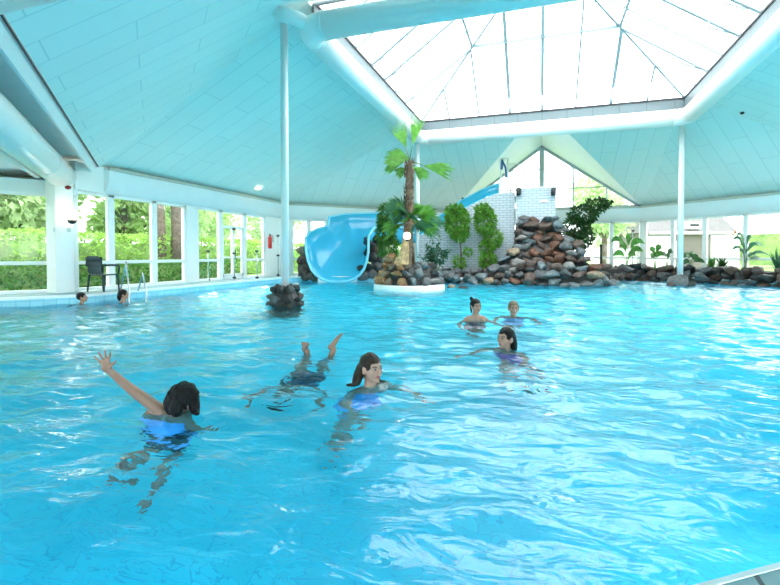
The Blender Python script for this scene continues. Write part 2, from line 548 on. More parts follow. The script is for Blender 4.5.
# big duct hung below that edge beam
t = thing('air_duct', 'large round white duct hung under the edge beam at the upper left', 'duct', (-8.6, 5.5, 3.1))
pa = [V3((*OCT[0], 0)), V3((*OCT[7], 0)), V3((*OCT[6], 0))]
dd = (pa[1] - pa[0]).normalized(); nn = V3((dd.y, -dd.x, 0))
if nn.dot(V3((0, CY, 0)) - pa[0]) > 0: nn = -nn
q = .72; zc2 = 3.1
c0 = pa[0] + nn * q + dd * .35 + UP * zc2
c1 = pa[1] + nn * q + dd * (q * .414) + UP * zc2
c2 = pa[2] + V3((0, -q, 0)) + V3((q * .414, 0, 0)) + UP * zc2
f = MB(); f.tube([c0, c1], .3, 32); f.build('duct_section', M['duct'], t, True)
f = MB(); f.tube([c1, c2], .3, 32); f.build('duct_section', M['duct'], t, True)
f = MB(); f.ell(c1, .302, nu=32, nv=16); f.build('elbow', M['duct'], t, True)
for s_ in (2.6, 5.2):
    f = MB(); p = c0 + dd * s_; f.tube([p - dd * .02, p + dd * .02], .304, 32); f.build('seam_ring', M['duct'], t, True)
f = MB()
X, Y = dd, nn
f.box(c0 - dd * .02 - nn * .0 - UP * .33, (.14, .84, .05), (X, Y, UP)); f.box(c0 - dd * .02 + UP * .33, (.14, .84, .05), (X, Y, UP))
f.box(c0 - dd * .02 - nn * .39, (.14, .06, .66), (X, Y, UP)); f.box(c0 - dd * .02 + nn * .39, (.14, .06, .66), (X, Y, UP)); f.box(c0 - dd * .1, (.03, .8, .66), (X, Y, UP))
f.build('end_box', M['whitecool'], t)

# ------------------------------------------------------------------ fascia (sheet bulkhead along the eaves)
def eave(p, q, k, cap0=False):
    p = V3((*p, 0)); q = V3((*q, 0)); d = (q - p).normalized(); nn = V3((d.y, -d.x, 0))
    if nn.dot(V3((0, CY, 0)) - p) < 0: nn = -nn    # inwards
    f = MB(); prof = []
    for i in range(9):
        a = i / 8 * PI * .5
        prof.append((.02 + .20 * math.cos(a), ZE - .05 - .62 * math.sin(a) ** 1.0 * 1.0 if i else ZE - .05))
    prof = [(.22, ZE - .05), (.235, ZE - .2), (.23, ZE - .35), (.20, ZE - .5), (.14, ZE - .62), (.06, ZE - .69), (-.02, ZB)]
    vs = []; 
    for off in (0, 1):
        for w_, z in prof: vs.append((p if off == 0 else q) + (d if off == 0 else -d) * (w_ * .414) + nn * w_ + UP * z)
    m = len(prof)
    f.add(vs, [(i, i + 1, m + i + 1, m + i) for i in range(m - 1)])
    if cap0: f.add([vs[i] for i in range(m)] + [p + UP * ZE - UP * .05], [tuple(range(m + 1))])
    struct(f.build('trim_%d' % (10 + k), M['fascia'], smooth=True))
    f = MB(); f.bar(p + d * .1 + nn * .22 + UP * (ZE - .03), q - d * .1 + nn * .22 + UP * (ZE - .03), .05, .09)
    struct(f.build('trim_%d' % (20 + k), M['beige']))
eave(OCT[0], OCT[1], 0, True); eave(OCT[1], OCT[2], 1); eave(OCT[2], OCT[3], 2); eave(OCT[3], OCT[4], 3); eave(OCT[4], OCT[5], 4)
# flat cover between the eave rail and the ceiling edge is the ceiling itself

# ------------------------------------------------------------------ glazed walls
WN = [0]
def glazed(p, q, stops, z0=.3, z1=ZB, rail=.95, posts=.1, door=(), solid=(), thick=None):
    """row of window units along a wall line, stops are distances from p; each unit is its own window"""
    p = V3((*p, 0)); q = V3((*q, 0)); d = (q - p).normalized(); L = (q - p).length; nn = V3((-d.y, d.x, 0))
    ax = (d, nn, UP)
    for k in range(len(stops) - 1):
        a, b = stops[k], stops[k + 1]; wd = b - a; mid = p + d * ((a + b) / 2)
        if k in solid:
            f = MB(); f.box(mid + UP * (z1 + ZD) / 2, (wd, .16, z1 - ZD), ax)
            WN[0] += 1; struct(f.build('wall_panel_%d' % WN[0], M['white'])); continue
        WN[0] += 1
        nm = 'door_%d' if k in door else 'window_%d'
        f = MB(); h = z1 - ZD
        pw = posts
        f.box(p + d * (a + pw / 2) + UP * (ZD + h / 2), (pw, .12, h), ax); f.box(p + d * (b - pw / 2) + UP * (ZD + h / 2), (pw, .12, h), ax)
        f.box(mid + UP * (ZD + (z0 - ZD) / 2), (wd, .14, z0 - ZD), ax); f.box(mid + UP * (z1 - .04), (wd, .12, .08), ax)
        zs = [z0, z1 - .08]
        if k in door:
            f.box(mid + UP * 2.2, (wd - 2 * pw, .1, .1), ax)
            f.box(mid + UP * 1.2, (.09, .1, 2.0), ax)
            f.box(mid + UP * .33, (wd - 2 * pw, .08, .2), ax)
            f.box(mid + UP * 1.05, (wd - 2 * pw, .07, .07), ax)
            for s_ in (-1, 1):
                f.box(mid + d * s_ * (wd / 2 - pw - .04) + UP * 1.2, (.08, .08, 2.0), ax)
        else:
            f.box(mid + UP * rail, (wd, .11, .09), ax)
        o = struct(f.build(nm % WN[0], M['white'])); bevel(o, .008, 1)
        g = MB(); g.box(mid + UP * ((z0 + z1) / 2), (wd - 2 * pw, .012, z1 - z0 - .1), ax); g.build('pane', M['glass'], o)
        if k in door:
            g = MB(); g.tube([mid - nn * .09 + d * .07 + UP * 1.0, mid - nn * .09 + d * .07 + UP * 1.35], .014, 8); g.build('door_handle', M['blackmetal'], o, True)

lw = lambda Y: Y - 8.5
glazed((-A, 8.5), (-A, CY + S8), [0, lw(9.78), lw(11.28), lw(12.6), lw(13.1), lw(14.37), lw(15.83), lw(17.24), CY + S8 - 8.5], door=(5,), solid=(3, 7))
Lc = S8 * 2
glazed(OCT[1], OCT[2], [0, .35, 1.2, 2.1, 3.3, 4.5, 5.7, 6.9, 8.1, Lc], solid=(0,))
glazed(OCT[2], OCT[3], [i * Lc / 7 for i in range(8)], rail=1.0)
cst = [0, .25, 1.55, 1.65, 2.9, 3.0, 4.4, 4.55, 5.8, 7.1, 8.4, Lc]
glazed(OCT[3], OCT[4], [0, .2, 1.55, 2.95, 4.5, 5.9, 7.3, 8.6, Lc], rail=.98, posts=.09)
glazed(OCT[4], OCT[5], [i * Lc / 6 for i in range(7)])
glazed(LOBE[1], LOBE[0], [0, 1.75, 4.02], z1=2.65)
glazed(LOBE[2], LOBE[1], [i * 5.33 / 3 for i in range(4)], z1=2.65)
def pl(a, b): return math.hypot(a[0] - b[0], a[1] - b[1])
for a, b, k in ((LOBE[3], LOBE[2], 4), (LOBE[4], LOBE[3], 12), (LOBE[5], LOBE[4], 4), (LOBE[6], LOBE[5], 4)):
    glazed(a, b, [i * pl(a, b) / k for i in range(k + 1)], z1=2.65)
for k in range(5):
    a = V3((*OCT[k], 0)); b = V3((*OCT[k + 1], 0)); f = MB(); f.bar(a + UP * 3.15, b + UP * 3.15, .1, .78); struct(f.build('wall_header_%d' % (k + 1), M['white']))
# blind strip above the wing glazing
for k, (a, b) in enumerate(((LOBE[1], LOBE[0]), (LOBE[2], LOBE[1]), (LOBE[3], LOBE[2]), (LOBE[4], LOBE[3]), (LOBE[5], LOBE[4]), (LOBE[6], LOBE[5]))):
    f = MB(); f.bar((*a, 2.8), (*b, 2.8), .1, .32); struct(f.build('trim_%d' % (30 + k), M['fascia']))
# filler wall strip on the right between wing and octagon
f = MB(); f.bar((*LOBE[6], 1.5), (*OCT[5], 1.5), .16, 2.9); struct(f.build('wall_right', M['white']))
f = MB(); f.bar((*LOBE[6], 3.2), (*OCT[5], 3.2), .16, .7); f.bar((-11.15, 8.6, 3.15), (-11.3, 9.6, 3.15), .16, .7); struct(f.build('wall_left', M['white']))

# gable glazing of the dormer
f = MB()
def gz(x): return RZ - abs(x) * (RZ - ZE) / S8
for s_ in (-1, 1):
    f.bar((s_ * S8, BACKY, ZE), (0, BACKY, RZ - .05), .14, .2)
f.box((0, BACKY, ZE), (2 * S8, .14, .2))
for x in (-3.1, -1.55, 1.55, 3.1): f.box((x, BACKY, (ZE + gz(x)) / 2), (.07, .09, gz(x) - ZE))
f.box((0, BACKY, (ZE + RZ) / 2), (.26, .1, RZ - ZE))
for z in (4.55, 5.6):
    hw = S8 * (RZ - z) / (RZ - ZE); f.box((0, BACKY, z), (2 * hw, .08, .05))
o = struct(f.build('window_60', M['palebar']))
g = MB(); g.add([(-S8 + .1, BACKY, ZE), (S8 - .1, BACKY, ZE), (0, BACKY, RZ - .1)], [(0, 1, 2)]); g.build('pane', M['glass'], o)

# ------------------------------------------------------------------ skylight
HW, ZG = 4.82, 6.72
f = MB()
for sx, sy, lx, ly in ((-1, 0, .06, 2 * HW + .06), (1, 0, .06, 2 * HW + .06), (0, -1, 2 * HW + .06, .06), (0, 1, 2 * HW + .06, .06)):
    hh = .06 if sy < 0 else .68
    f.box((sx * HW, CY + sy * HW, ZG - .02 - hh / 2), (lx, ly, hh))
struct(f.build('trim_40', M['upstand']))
f = MB()
for sx, sy, lx, ly in ((-1, 0, .035, 2 * HW), (1, 0, .035, 2 * HW), (0, -1, 2 * HW, .035), (0, 1, 2 * HW, .035)):
    f.box((sx * (HW - .045), CY + sy * (HW - .045), ZG - .02), (lx, ly, .06))
struct(f.build('trim_41', M['black']))
sk = bpy.data.objects.new('skylight', None); COL.objects.link(sk); sk['kind'] = 'structure'; sk['label'] = 'square pyramid glass skylight at the top of the tent roof'; sk['category'] = 'skylight'
SL = .70
def zp(k): return ZG + (HW - k) * SL
for sx, sy in ((-1, -1), (1, -1), (1, 1), (-1, 1)):
    f = MB(); f.bar((sx * HW, CY + sy * HW, ZG), (0, CY, zp(0)), .07, .1); f.build('hip_bar', M['alu'], sk)
kp = 2.35
f = MB()
cs = [(-kp, CY - kp), (kp, CY - kp), (kp, CY + kp), (-kp, CY + kp)]
for i in range(4): f.bar((*cs[i], zp(kp)), (*cs[(i + 1) % 4], zp(kp)), .07, .09)
f.build('purlin', M['alu'], sk)
for fx, fy, ux, uy in ((0, 1, 1, 0), (0, -1, 1, 0), (-1, 0, 0, 1), (1, 0, 0, 1)):
    for i in range(1, 8):
        u = -HW + i * 2 * HW / 8
        k1 = max(abs(u), .05)
        f = MB()
        wide = .11 if i in (3, 4, 6) else .06
        f.bar((fx * HW + ux * u, CY + fy * HW + uy * u, ZG + .02), (fx * k1 + ux * u, CY + fy * k1 + uy * u, zp(k1)), wide, .07)
        f.build('glazing_bar', M['alu'], sk)
    # vent opening rods between two bars near the eave
    for i in (3, 6):
        u0 = -HW + i * 2 * HW / 8; u1 = u0 + 2 * HW / 8; kk = HW - .75
        f = MB(); f.tube([(fx * kk + ux * u0, CY + fy * kk + uy * u0, zp(kk) - .12), (fx * kk + ux * u1, CY + fy * kk + uy * u1, zp(kk) - .12)], .018, 6)
        for uu in (u0, u1): f.tube([(fx * kk + ux * uu, CY + fy * kk + uy * uu, zp(kk) - .16), (fx * (kk + .5) + ux * uu, CY + fy * (kk + .5) + uy * uu, zp(kk + .5) - .06)], .022, 6)
        f.build('vent_rod', M['steel'], sk)
f = MB(); c4 = [(-HW, CY - HW, ZG + .05), (HW, CY - HW, ZG + .05), (HW, CY + HW, ZG + .05), (-HW, CY + HW, ZG + .05)]
ap = (0, CY, zp(0) + .05)
for i in range(4): f.quad(c4[i], c4[(i + 1) % 4], ap)
f.build('pane', M['opalglass'], sk)

# ring duct under the skylight
t = thing('air_duct', 'thick round white ring duct running square around the skylight', 'duct', (0, CY, 6.15))
RD, rr, zd = HW - .12, .29, 6.02
RX = HW + .06
cr = [V3((-RX, CY - RD - .3, zd + .06)), V3((RX, CY - RD - .3, zd + .06)), V3((RX, CY + RD + .06, zd)), V3((-RX, CY + RD + .06, zd))]
ct = .42
for i in range(4):
    a, b = cr[i], cr[(i + 1) % 4]; d = (b - a).normalized()
    f = MB(); f.tube([a + d * ct, b - d * ct], rr, 36); f.build('duct_section', M['duct'], t, True)
    pv = cr[i - 1]; d0 = (a - pv).normalized()
    arc = []
    for k in range(7):
        u = k / 6; p0 = a - d0 * ct; p2 = a + d * ct
        arc.append(p0 * (1 - u) ** 2 + a * 2 * u * (1 - u) + p2 * u * u)
    f = MB(); f.tube(arc, rr, 36); f.build('elbow', M['duct'], t, True)
    for p in (a + d * ct, b - d * ct):
        f = MB(); f.tube([p - d * .025, p + d * .025], rr + .012, 36); f.build('collar', M['duct'], t, True)
f = MB(); p = cr[0]; f.tube([p + V3((.15, .1, 0)), p + V3((-.1, -.3, .1)), p + V3((-.15, -.9, -.1))], .15, 20); f.build('branch_pipe', M['duct'], t, True)

# ------------------------------------------------------------------ poles
def pole(x, y, z0, z1, r, label):
    t = thing('roof_pole', label, 'pole', (x, y, z0), 'slim white steel roof poles')
    f = MB(); f.tube([(x, y, z0), (x, y, z1)], r, 20); f.build('shaft', M['whitecool'], t, True)
    f = MB(); f.lathe((x, y, z0), [(r + .05, 0), (r + .05, .03), (r + .005, .05), (r + .005, .06)], 20); f.build('base_collar', M['whitecool'], t, True)
P1 = at(285.5, 300, 10.6)
pole(P1.x, P1.y, .3, 6.35, .085, 'slim white roof pole rising from the dark rocks in the open water')
P2 = at(680, 275, 17.3)
pole(P2.x, P2.y, .3, 6.3, .1, 'slim white roof pole standing on a boulder before the right rock wall')
pole(-5.05, 19.35, .3, 6.3, .09, 'slim white roof pole half hidden behind the tall palm trunk')

# ------------------------------------------------------------------ stones
def stone_mesh(seed):
    rnd = random.Random(seed); bm = bmesh.new()
    pts = []
    for i in range(11):
        v = V3((rnd.gauss(0, 1), rnd.gauss(0, 1), rnd.gauss(0, 1))).normalized()
        pts.append(bm.verts.new(v * rnd.uniform(.40, .55)))
    r = bmesh.ops.convex_hull(bm, input=pts)
    bmesh.ops.delete(bm, geom=[g for g in r['geom_interior'] if isinstance(g, bmesh.types.BMVert)], context='VERTS')
    bmesh.ops.triangulate(bm, faces=bm.faces)
    bmesh.ops.subdivide_edges(bm, edges=bm.edges, cuts=2, use_grid_fill=True, smooth=.12)
    bmesh.ops.smooth_vert(bm, verts=bm.verts, factor=.25, use_axis_x=True, use_axis_y=True, use_axis_z=True)
    for v in bm.verts:
        v.co += v.co.normalized() * (.09 * noise.noise(v.co * 4 + V3((seed, 0, 0))) + .035 * noise.noise(v.co * 11))
    bmesh.ops.recalc_face_normals(bm, faces=bm.faces)
    me = bpy.data.meshes.new('stone'); bm.to_mesh(me); bm.free()
    finish_mesh(me, True)
    me.materials.append(STONE[0])
    return me
SM = [stone_mesh(k * 3 + 1) for k in range(10)]
def stone(parent, pos, size, mats, name='stone'):
    o = bpy.data.objects.new(name, random.choice(SM)); COL.objects.link(o)
    o.parent = parent; o.location = V3(pos) - org[parent.name]
    o.scale = size; o.rotation_euler = (random.uniform(-.35, .35), random.uniform(-.35, .35), random.uniform(0, 6.28))
    o.material_slots[0].link = 'OBJECT'; o.material_slots[0].material = STONE[random.choice(mats)]
    return o
def poly_span(poly, y):
    xs = []
    for i in range(len(poly)):
        (x1, y1), (x2, y2) = poly[i], poly[(i + 1) % len(poly)]
        if (y1 > y) != (y2 > y): xs.append(x1 + (x2 - x1) * (y - y1) / (y2 - y1))
    return (min(xs), max(xs)) if len(xs) >= 2 else None

# waterfall mound below the tower: stones laid row on row from the water up to the tower wall
TY = 20.0
t = thing('rock_mound', 'tall stacked mound of grey and rust coloured rocks against the brick tower', 'rock mound', (-.2, 19, 0)); MOUND = t
f = MB()
lv = [(-.3, -2.6, 2.55, 18.3), (.5, -2.1, 2.2, 18.5), (.9, -1.55, 1.6, 18.8), (1.5, -1.05, 1.0, 19.2), (2.45, -.98, .58, 19.65)]
for (z0, a0, b0, y0), (z1, a1, b1, y1) in zip(lv, lv[1:]):
    f.add([(a0, y0, z0), (b0, y0 + .5, z0), (b0, TY + .4, z0), (a0, TY + .4, z0), (a1, y1, z1), (b1, y1 + .3, z1), (b1, TY + .4, z1), (a1, TY + .4, z1)],
          [(0, 1, 5, 4), (1, 2, 6, 5), (2, 3, 7, 6), (3, 0, 4, 7), (4, 5, 6, 7)])
f.build('core', STONE[5], t)
z = .0; row = 0
while z < 2.55:
    u = z / 2.55
    def lerp(tab):
        for (za, va), (zb, vb) in zip(tab, tab[1:]):
            if za <= z <= zb: return va + (vb - va) * (z - za) / (zb - za)
        return tab[-1][1]
    xa = lerp([(0, -2.7), (.5, -2.2), (.9, -1.6), (1.5, -1.08), (2.6, -.95)])
    xb = lerp([(0, 2.5), (.5, 2.2), (.9, 1.6), (1.5, 1.0), (2.6, .55)])
    yf = lerp([(0, 18.15), (.5, 18.4), (.9, 18.75), (1.5, 19.2), (2.6, 19.75)])
    x = xa + random.uniform(0, .15)
    while x < xb + .05:
        wd = random.uniform(.3, .72)
        mid = abs((x - .0) / 1.0) < .5 and .6 < z < 2.0
        ms = [2, 3, 2, 3] if mid else random.choice([[0, 1, 6], [0, 2, 4], [1, 2, 0], [3, 2, 6], [0, 1, 5]])
        yy = yf + (.28 if mid else 0) + max(0, (x - .3)) * .35 * (1 - u) + random.uniform(-.08, .08)
        stone(t, (x + wd * .4, yy, z + .08 + random.uniform(-.09, .09)), (wd * 1.25, .62, random.uniform(.3, .52)), ms)
        x += wd * .8
    z += .28; row += 1

# low rock wall on the left of the mound
t = thing('rock_wall', 'low wall of mixed rocks between the palm island and the mound', 'rock wall', (-4.3, 19.1, 0)); LOWWALL = t
f = MB(); f.prism([(-7.0, 19.0), (-3.3, 19.05), (-2.0, 18.75), (-2.0, 19.6), (-7.0, 19.6)], -.6, .42); f.build('core', STONE[5], t)
for z in (.02, .27, .47):
    x = -6.9
    while x < -2.1:
        wd = random.uniform(.35, .6)
        y = 19.0 if x < -3.4 else 19.0 - (x + 3.4) * .25
        stone(t, (x, y + z * .3 + random.uniform(-.06, .06), z), (wd * 1.15, .5, random.uniform(.26, .38)), [0, 1, 2, 5, 0, 4])
        x += wd * .85
# right rock wall
t = thing('rock_wall', 'long dark rock wall at the water under the right hand plants', 'rock wall', (7, 21.2, 0))
f = MB(); f.prism([(2.9, 23.0), (4.4, 23.9), (10.4, 17.9), (10.9, 18.4), (4.5, 24.8), (2.6, 23.6)], -.6, .5); f.build('core', STONE[5], t)
for z in (.02, .3, .53):
    s_ = -.3
    while s_ < 8.4:
        wd = random.uniform(.4, .75)
        p = V3((4.35, 23.85, 0)) + V3((.7071, -.7071, 0)) * s_ + V3((.7071, .7071, 0)) * (z * .35 - .22 + random.uniform(-.06, .06))
        if s_ < .1: p = V3((3.7, 23.5, 0))
        stone(t, (p.x, p.y, z), (wd * 1.25, .6, random.uniform(.36, .5)), [5, 2, 5, 5, 2, 0])
        s_ += wd * .85
for k in range(5):
    p = at(592 + k * 6, 275, 21 + k * .3); stone(t, (p.x, p.y, .25), (.7, .6, .9), [5, 2])
def stone_row(t, a, b, mats, zs=(-.12, .14)):
    a = V3((*a, 0)); b = V3((*b, 0)); L = (b - a).length; d = (b - a) / L; nn = V3((-d.y, d.x, 0))
    for z in zs:
        x = random.uniform(0, .2)
        while x < L:
            w_ = random.uniform(.4, .65); p = a + d * x + nn * random.uniform(-.05, .05); stone(t, (p.x, p.y, z), (w_ * 1.3, w_, random.uniform(.34, .46)), mats); x += w_ * .8
stone_row(t, (4.55, 23.75), (3.0, 22.75), [5, 2, 5, 0]); stone_row(t, (3.0, 22.75), (2.4, 20.2), [5, 2, 5, 0])
stone_row(MOUND, (2.3, 19.9), (-1.3, 18.2), [0, 1, 2, 5], (-.15,)); stone_row(LOWWALL, (-1.4, 18.25), (-3.4, 18.85), [0, 1, 5, 2]); stone_row(LOWWALL, (-3.4, 18.85), (-6.6, 18.95), [0, 5, 2], (-.12,))
# boulder under pole 2
t = thing('boulder', 'single rounded brown boulder at the foot of the right roof pole', 'boulder', (P2.x, P2.y, 0))
stone(t, (P2.x, P2.y, .1), (1.0, .9, .85), [0], 'rock'); stone(t, (P2.x - .25, P2.y - .15, .0), (.55, .5, .5), [2], 'rock'); stone(t, (P2.x + .28, P2.y - .1, .02), (.5, .5, .45), [5], 'rock')
# cluster under pole 1
t = thing('rock_cluster', 'dark rock cluster in the open water around the foot of a white pole', 'rocks', (P1.x, P1.y, 0))
f = MB(); f.lathe((P1.x, P1.y, 0), [(.36, -1.4), (.36, .1), (.2, .38)], 12); f.build('core', STONE[5], t)
for z, n_, r_ in ((-.02, 9, .34), (.17, 8, .31), (.36, 7, .22)):
    for k in range(n_):
        a = 2 * PI * (k + random.random() * .4) / n_ + z * 3
        stone(t, (P1.x + r_ * math.cos(a), P1.y + r_ * math.sin(a), z), (.30, .28, .26), [5, 5, 5, 0, 5, 2])
# palm island
IC = V3((-4.22, 15.04, 0))
t = thing('palm_island', 'round rock island with a white rim in the water below the tall palm', 'rock island', IC)
f = MB(); f.lathe(IC, [(1.18, -1.4), (1.2, .14), (1.17, .17), (.6, .17)], 40); f.build('rim', M['white'], t, False)
f = MB(); f.lathe(IC, [(.98, .16), (.9, .5), (.72, .8), (.3, .9), (.05, .9)], 24); f.build('core', STONE[5], t)
for z, n_, r_ in ((.28, 15, 1.0), (.52, 13, .9), (.75, 11, .72)):
    for k in range(n_):
        a = 2 * PI * (k + random.random() * .5) / n_
        left = math.cos(a - YAW) < -.15
        stone(t, (IC.x + r_ * math.cos(a), IC.y + r_ * math.sin(a), z), (random.uniform(.38, .52), random.uniform(.38, .5), random.uniform(.28, .4)), [7, 7, 7, 4] if left else [0, 1, 0, 5, 6])
for k in range(4):
    a = PI + YAW + (k - 1.5) * .35
    stone(t, (IC.x + .72 * math.cos(a), IC.y + .72 * math.sin(a), .9 + .05 * k), (.42, .4, .42), [7, 4, 7])
f_ = at(452, 285, 16.0)
t = thing('boulder', 'small low brown rock poking out of the water beside the island rim', 'boulder', (f_.x, f_.y, 0))
stone(t, (f_.x, f_.y, .02), (.36, .36, .28), [4], 'rock'); stone(t, (f_.x + .35, f_.y + .05, -.03), (.8, .5, .16), [5], 'rock')
# rocks either side of the slide mouth
t = thing('rock_wall', 'dark craggy rocks at both sides of the blue slide mouth', 'rock wall', (-8.5, 19, 0))
for px, py0, py1, dep in ((302, 276, 245, 20.2), (308, 276, 252, 19.9), (314, 277, 262, 19.7), (371, 274, 240, 19.8), (376, 274, 236, 20.2), (364, 277, 262, 19.6), (381, 276, 240, 20.4)):
    y = py0
    while y > py1:
        p = at(px + random.uniform(-2, 2), y, dep); stone(t, p, (random.uniform(.6, .85), .6, random.uniform(.55, .8)), [2, 2, 5, 4] if px < 320 else [5, 0, 5, 2]); y -= 8
for px, py, dep in ((441, 277, 18.6), (446, 278, 18.5), (451, 277.5, 18.4), (456, 278, 18.3), (436, 277, 18.7), (444, 274, 18.9), (452, 274, 18.9)):
    stone(LOWWALL, at(px, py, dep), (.6, .55, .42), [0, 5, 1])
# planters
f = MB(); f.prism([(-7, 19.4), (-2, 19.2), (2.6, 20.1), (2.9, 23.4), (2.6, 25.2), (-4.5, 25.2), (-7, 22.7)], .1, .4); struct(f.build('ground_planter_back', M['soil']))
f = MB(); f.prism([(2.7, 23.6), (4.45, 24.3), (10.6, 18.2), (11.1, 18.9), (4.7, 25.3), (2.6, 25.3)], .1, .52); struct(f.build('ground_planter_right', M['soil']))

# ------------------------------------------------------------------ brick tower and slide
t = thing('brick_tower', 'white glazed brick slide tower standing above the rock mound', 'tower', (-.2, 20.8, 0))
f = MB(); f.box((-.225, TY + .8, 2.0), (1.57, 1.5, 3.78)); f.build('tower_block', M['brick'], t)
f = MB(); f.box((-.225, TY + .8, 3.91), (1.62, 1.55, .06)); f.build('coping', M['white'], t)
f = MB(); wy = 20.35
prof = [(515, 192), (503, 192.5), (495, 194), (485, 198), (475, 203), (465, 208), (455, 214), (445, 221), (435, 227.5), (425, 233), (418, 236)]
tp = []
for px, py in prof:
    d0 = (fwv + RT * ((px - 390) / FPX) - upv * ((py - CYP) / FPX)); k = wy / d0.y; p = V3((0, 0, EYE)) + d0 * k
    tp.append((p.x, p.z))
n = len(tp)
vs = []
for y in (wy, wy + .2): vs += [(x, y, .2) for x, z in tp] + [(x, y, z) for x, z in tp]
fs = []
for i in range(n - 1):
    fs.append((i + 1, i, n + i, n + i + 1)); o_ = 2 * n; fs.append((o_ + i, o_ + i + 1, o_ + n + i + 1, o_ + n + i)); fs.append((n + i + 1, n + i, o_ + n + i, o_ + n + i + 1))
fs.append((0, n, 3 * n, 2 * n)[::-1]); fs.append((n - 1, 2 * n - 1, 4 * n - 1, 3 * n - 1))
f.add(vs, fs); f.build('curved_wall', M['brick'], t)
f = MB(); f.box((-1.6, 21.6, 3.62), (1.4, 2.2, .12)); f.build('platform', M['white'], t)
f = MB(); f.box((.1, TY + .035, 3.35), (.34, .02, .1)); f.build('name_plate', M['white'], t)
for px, lb in ((518.5, 'black spotlight on the left upper corner of the brick tower'), (553.5, 'black spotlight on the right upper corner of the brick tower')):
    p = at(px, 191, 19.0)
    k = (TY - .02) / p.y; p = V3((0, 0, EYE)) + (p - V3((0, 0, EYE))) * k
    s_ = thing('spotlight', lb, 'spotlight', (p.x, p.y, p.z), 'black spotlights on the tower')
    f = MB(); f.lathe((p.x, p.y - .06, p.z - .2), [(.06, 0), (.1, .03), (.1, .28), (.05, .33)], 14); f.build('housing', M['blackmetal'], s_, True)
    f = MB(); f.box((p.x, p.y + .0, p.z - .02), (.05, .08, .1)); f.build('bracket', M['blackmetal'], s_)

# slide: lofted trough from the platform, curving down to the mouth
t = thing('water_slide', 'wide blue water slide with a flared mouth curving down from the tower', 'slide', (-8.0, 19, .2))
def plane_y(px, py, y):
    d0 = fwv + RT * ((px - 390) / FPX) - upv * ((py - CYP) / FPX); return V3((0, 0, EYE)) + d0 * (y / d0.y)
# sections: (inner rim, bottom, outer rim)
SECT = [
    (at(368.5, 238, 19.3), at(338, 282, 19.25), at(305.5, 238, 19.3)),
    (at(368.5, 237, 19.45), at(341, 276, 19.6), at(309, 233, 19.6)),
    (at(368, 237, 19.6), at(346, 266, 19.95), at(317, 229, 19.9)),
    (at(368.5, 236.5, 19.75), at(352, 255, 20.4), at(328, 226, 20.3)),
    (at(369, 236, 19.8), at(354, 251, 20.6), at(329.2, 217, 20.4)),
    (at(371, 232, 19.9), at(362, 243, 20.9), at(345, 214.2, 21.3)),
    (at(378, 223, 20.2), at(374, 240, 21.1), at(366, 213.5, 21.7)),
    (at(386, 222, 20.6), at(386, 240, 21.3), at(382, 213, 22.1)),
    (at(404, 229, 21.0), at(404, 243, 21.7), at(403, 216, 22.4)),
    (at(420, 236, 21.1), at(420, 240, 21.8), at(421, 227, 22.5)),
    (at(440, 225, 21.0), at(440, 229, 21.6), at(441, 215.5, 22.2)),
    (at(460, 211.5, 20.8), at(460, 216, 21.3), at(461, 201, 21.9)),
    (at(480, 201, 20.6), at(480, 206, 21.1), at(481, 190.5, 21.6)),
    (at(490, 196.8, 20.5), at(490, 202, 21.0), at(490.5, 186.5, 21.4)),
    (at(499, 194, 20.4), at(499, 200, 20.9), at(499.5, 183.5, 21.3)),
]
NS = 14
def ushape(a, b, c):
    out = []
    mid = (a + c) / 2
    for k in range(NS + 1):
        th = PI * k / NS
        cx = math.cos(th); sy = math.sin(th)
        cx = math.copysign(abs(cx) ** .75, cx); sy = sy ** .75
        m = a * (1 + cx) / 2 + c * (1 - cx) / 2
        dn = (b - mid)
        out.append(m + dn * sy)
    return out
fine = []
for i in range(len(SECT) - 1):
    for k in range(3):
        u = k / 3; fine.append(tuple(SECT[i][j] * (1 - u) + SECT[i + 1][j] * u for j in range(3)))
fine.append(SECT[-1])
rows = [ushape(*s_) for s_ in fine]
f = MB(); vs = [p for r in rows for p in r]; m = NS + 1
f.add(vs, [(i * m + k, i * m + k + 1, (i + 1) * m + k + 1, (i + 1) * m + k) for i in range(len(rows) - 1) for k in range(NS)])
o = f.build('trough', M['slide'], t, True); so = o.modifiers.new('thick', 'SOLIDIFY'); so.thickness = .05; so.offset = -1
for nm, idx in (('inner_rim', 0), ('outer_rim', NS)):
    f = MB(); f.tube([r[idx] for r in rows], .055, 8); f.build(nm, M['slidelip'], t, True)
f = MB(); f.tube(rows[0], .06, 8); f.build('mouth_rim', M['slidelip'], t, True)
# support under the slide mouth
f = MB(); p = at(338, 279, 19.9); f.box((p.x, p.y, .1), (1.6, .9, .3), YAW); f.build('footing', M['white'], t)
# entry gate at the top
pg = at(500.5, 192, 20.7)
t = thing('slide_gate', 'white entry gate with blue hand rails at the top of the slide', 'gate', pg)
f = MB()
for dx in (0, .32): f.tube([pg + RT * dx, pg + RT * dx + UP * 1.5], .035, 10)
f.tube([pg + UP * 1.5, pg + RT * .32 + UP * 1.5], .03, 8); f.build('frame', M['white'], t, True)
f = MB(); f.tube([pg + RT * .02 - FD * .1 + UP * .98, pg + RT * .05 - FD * .1 + UP * 1.42], .05, 8); f.build('hand_rail', M['bluerail'], t, True)
f = MB(); f.tube([pg + RT * .06 - FD * .1 + UP * 1.35, pg + RT * .2 - FD * .1 + UP * 1.05, pg + RT * .23 - FD * .1 + UP * .62], .04, 8); f.build('hand_rail', M['bluerail'], t, True)
f = MB(); a = pg + RT * .4
for k in range(3): f.tube([a + RT * (k * .8) + FD * .8, a + RT * (k * .8) + FD * .8 + UP * 1.4], .022, 8)
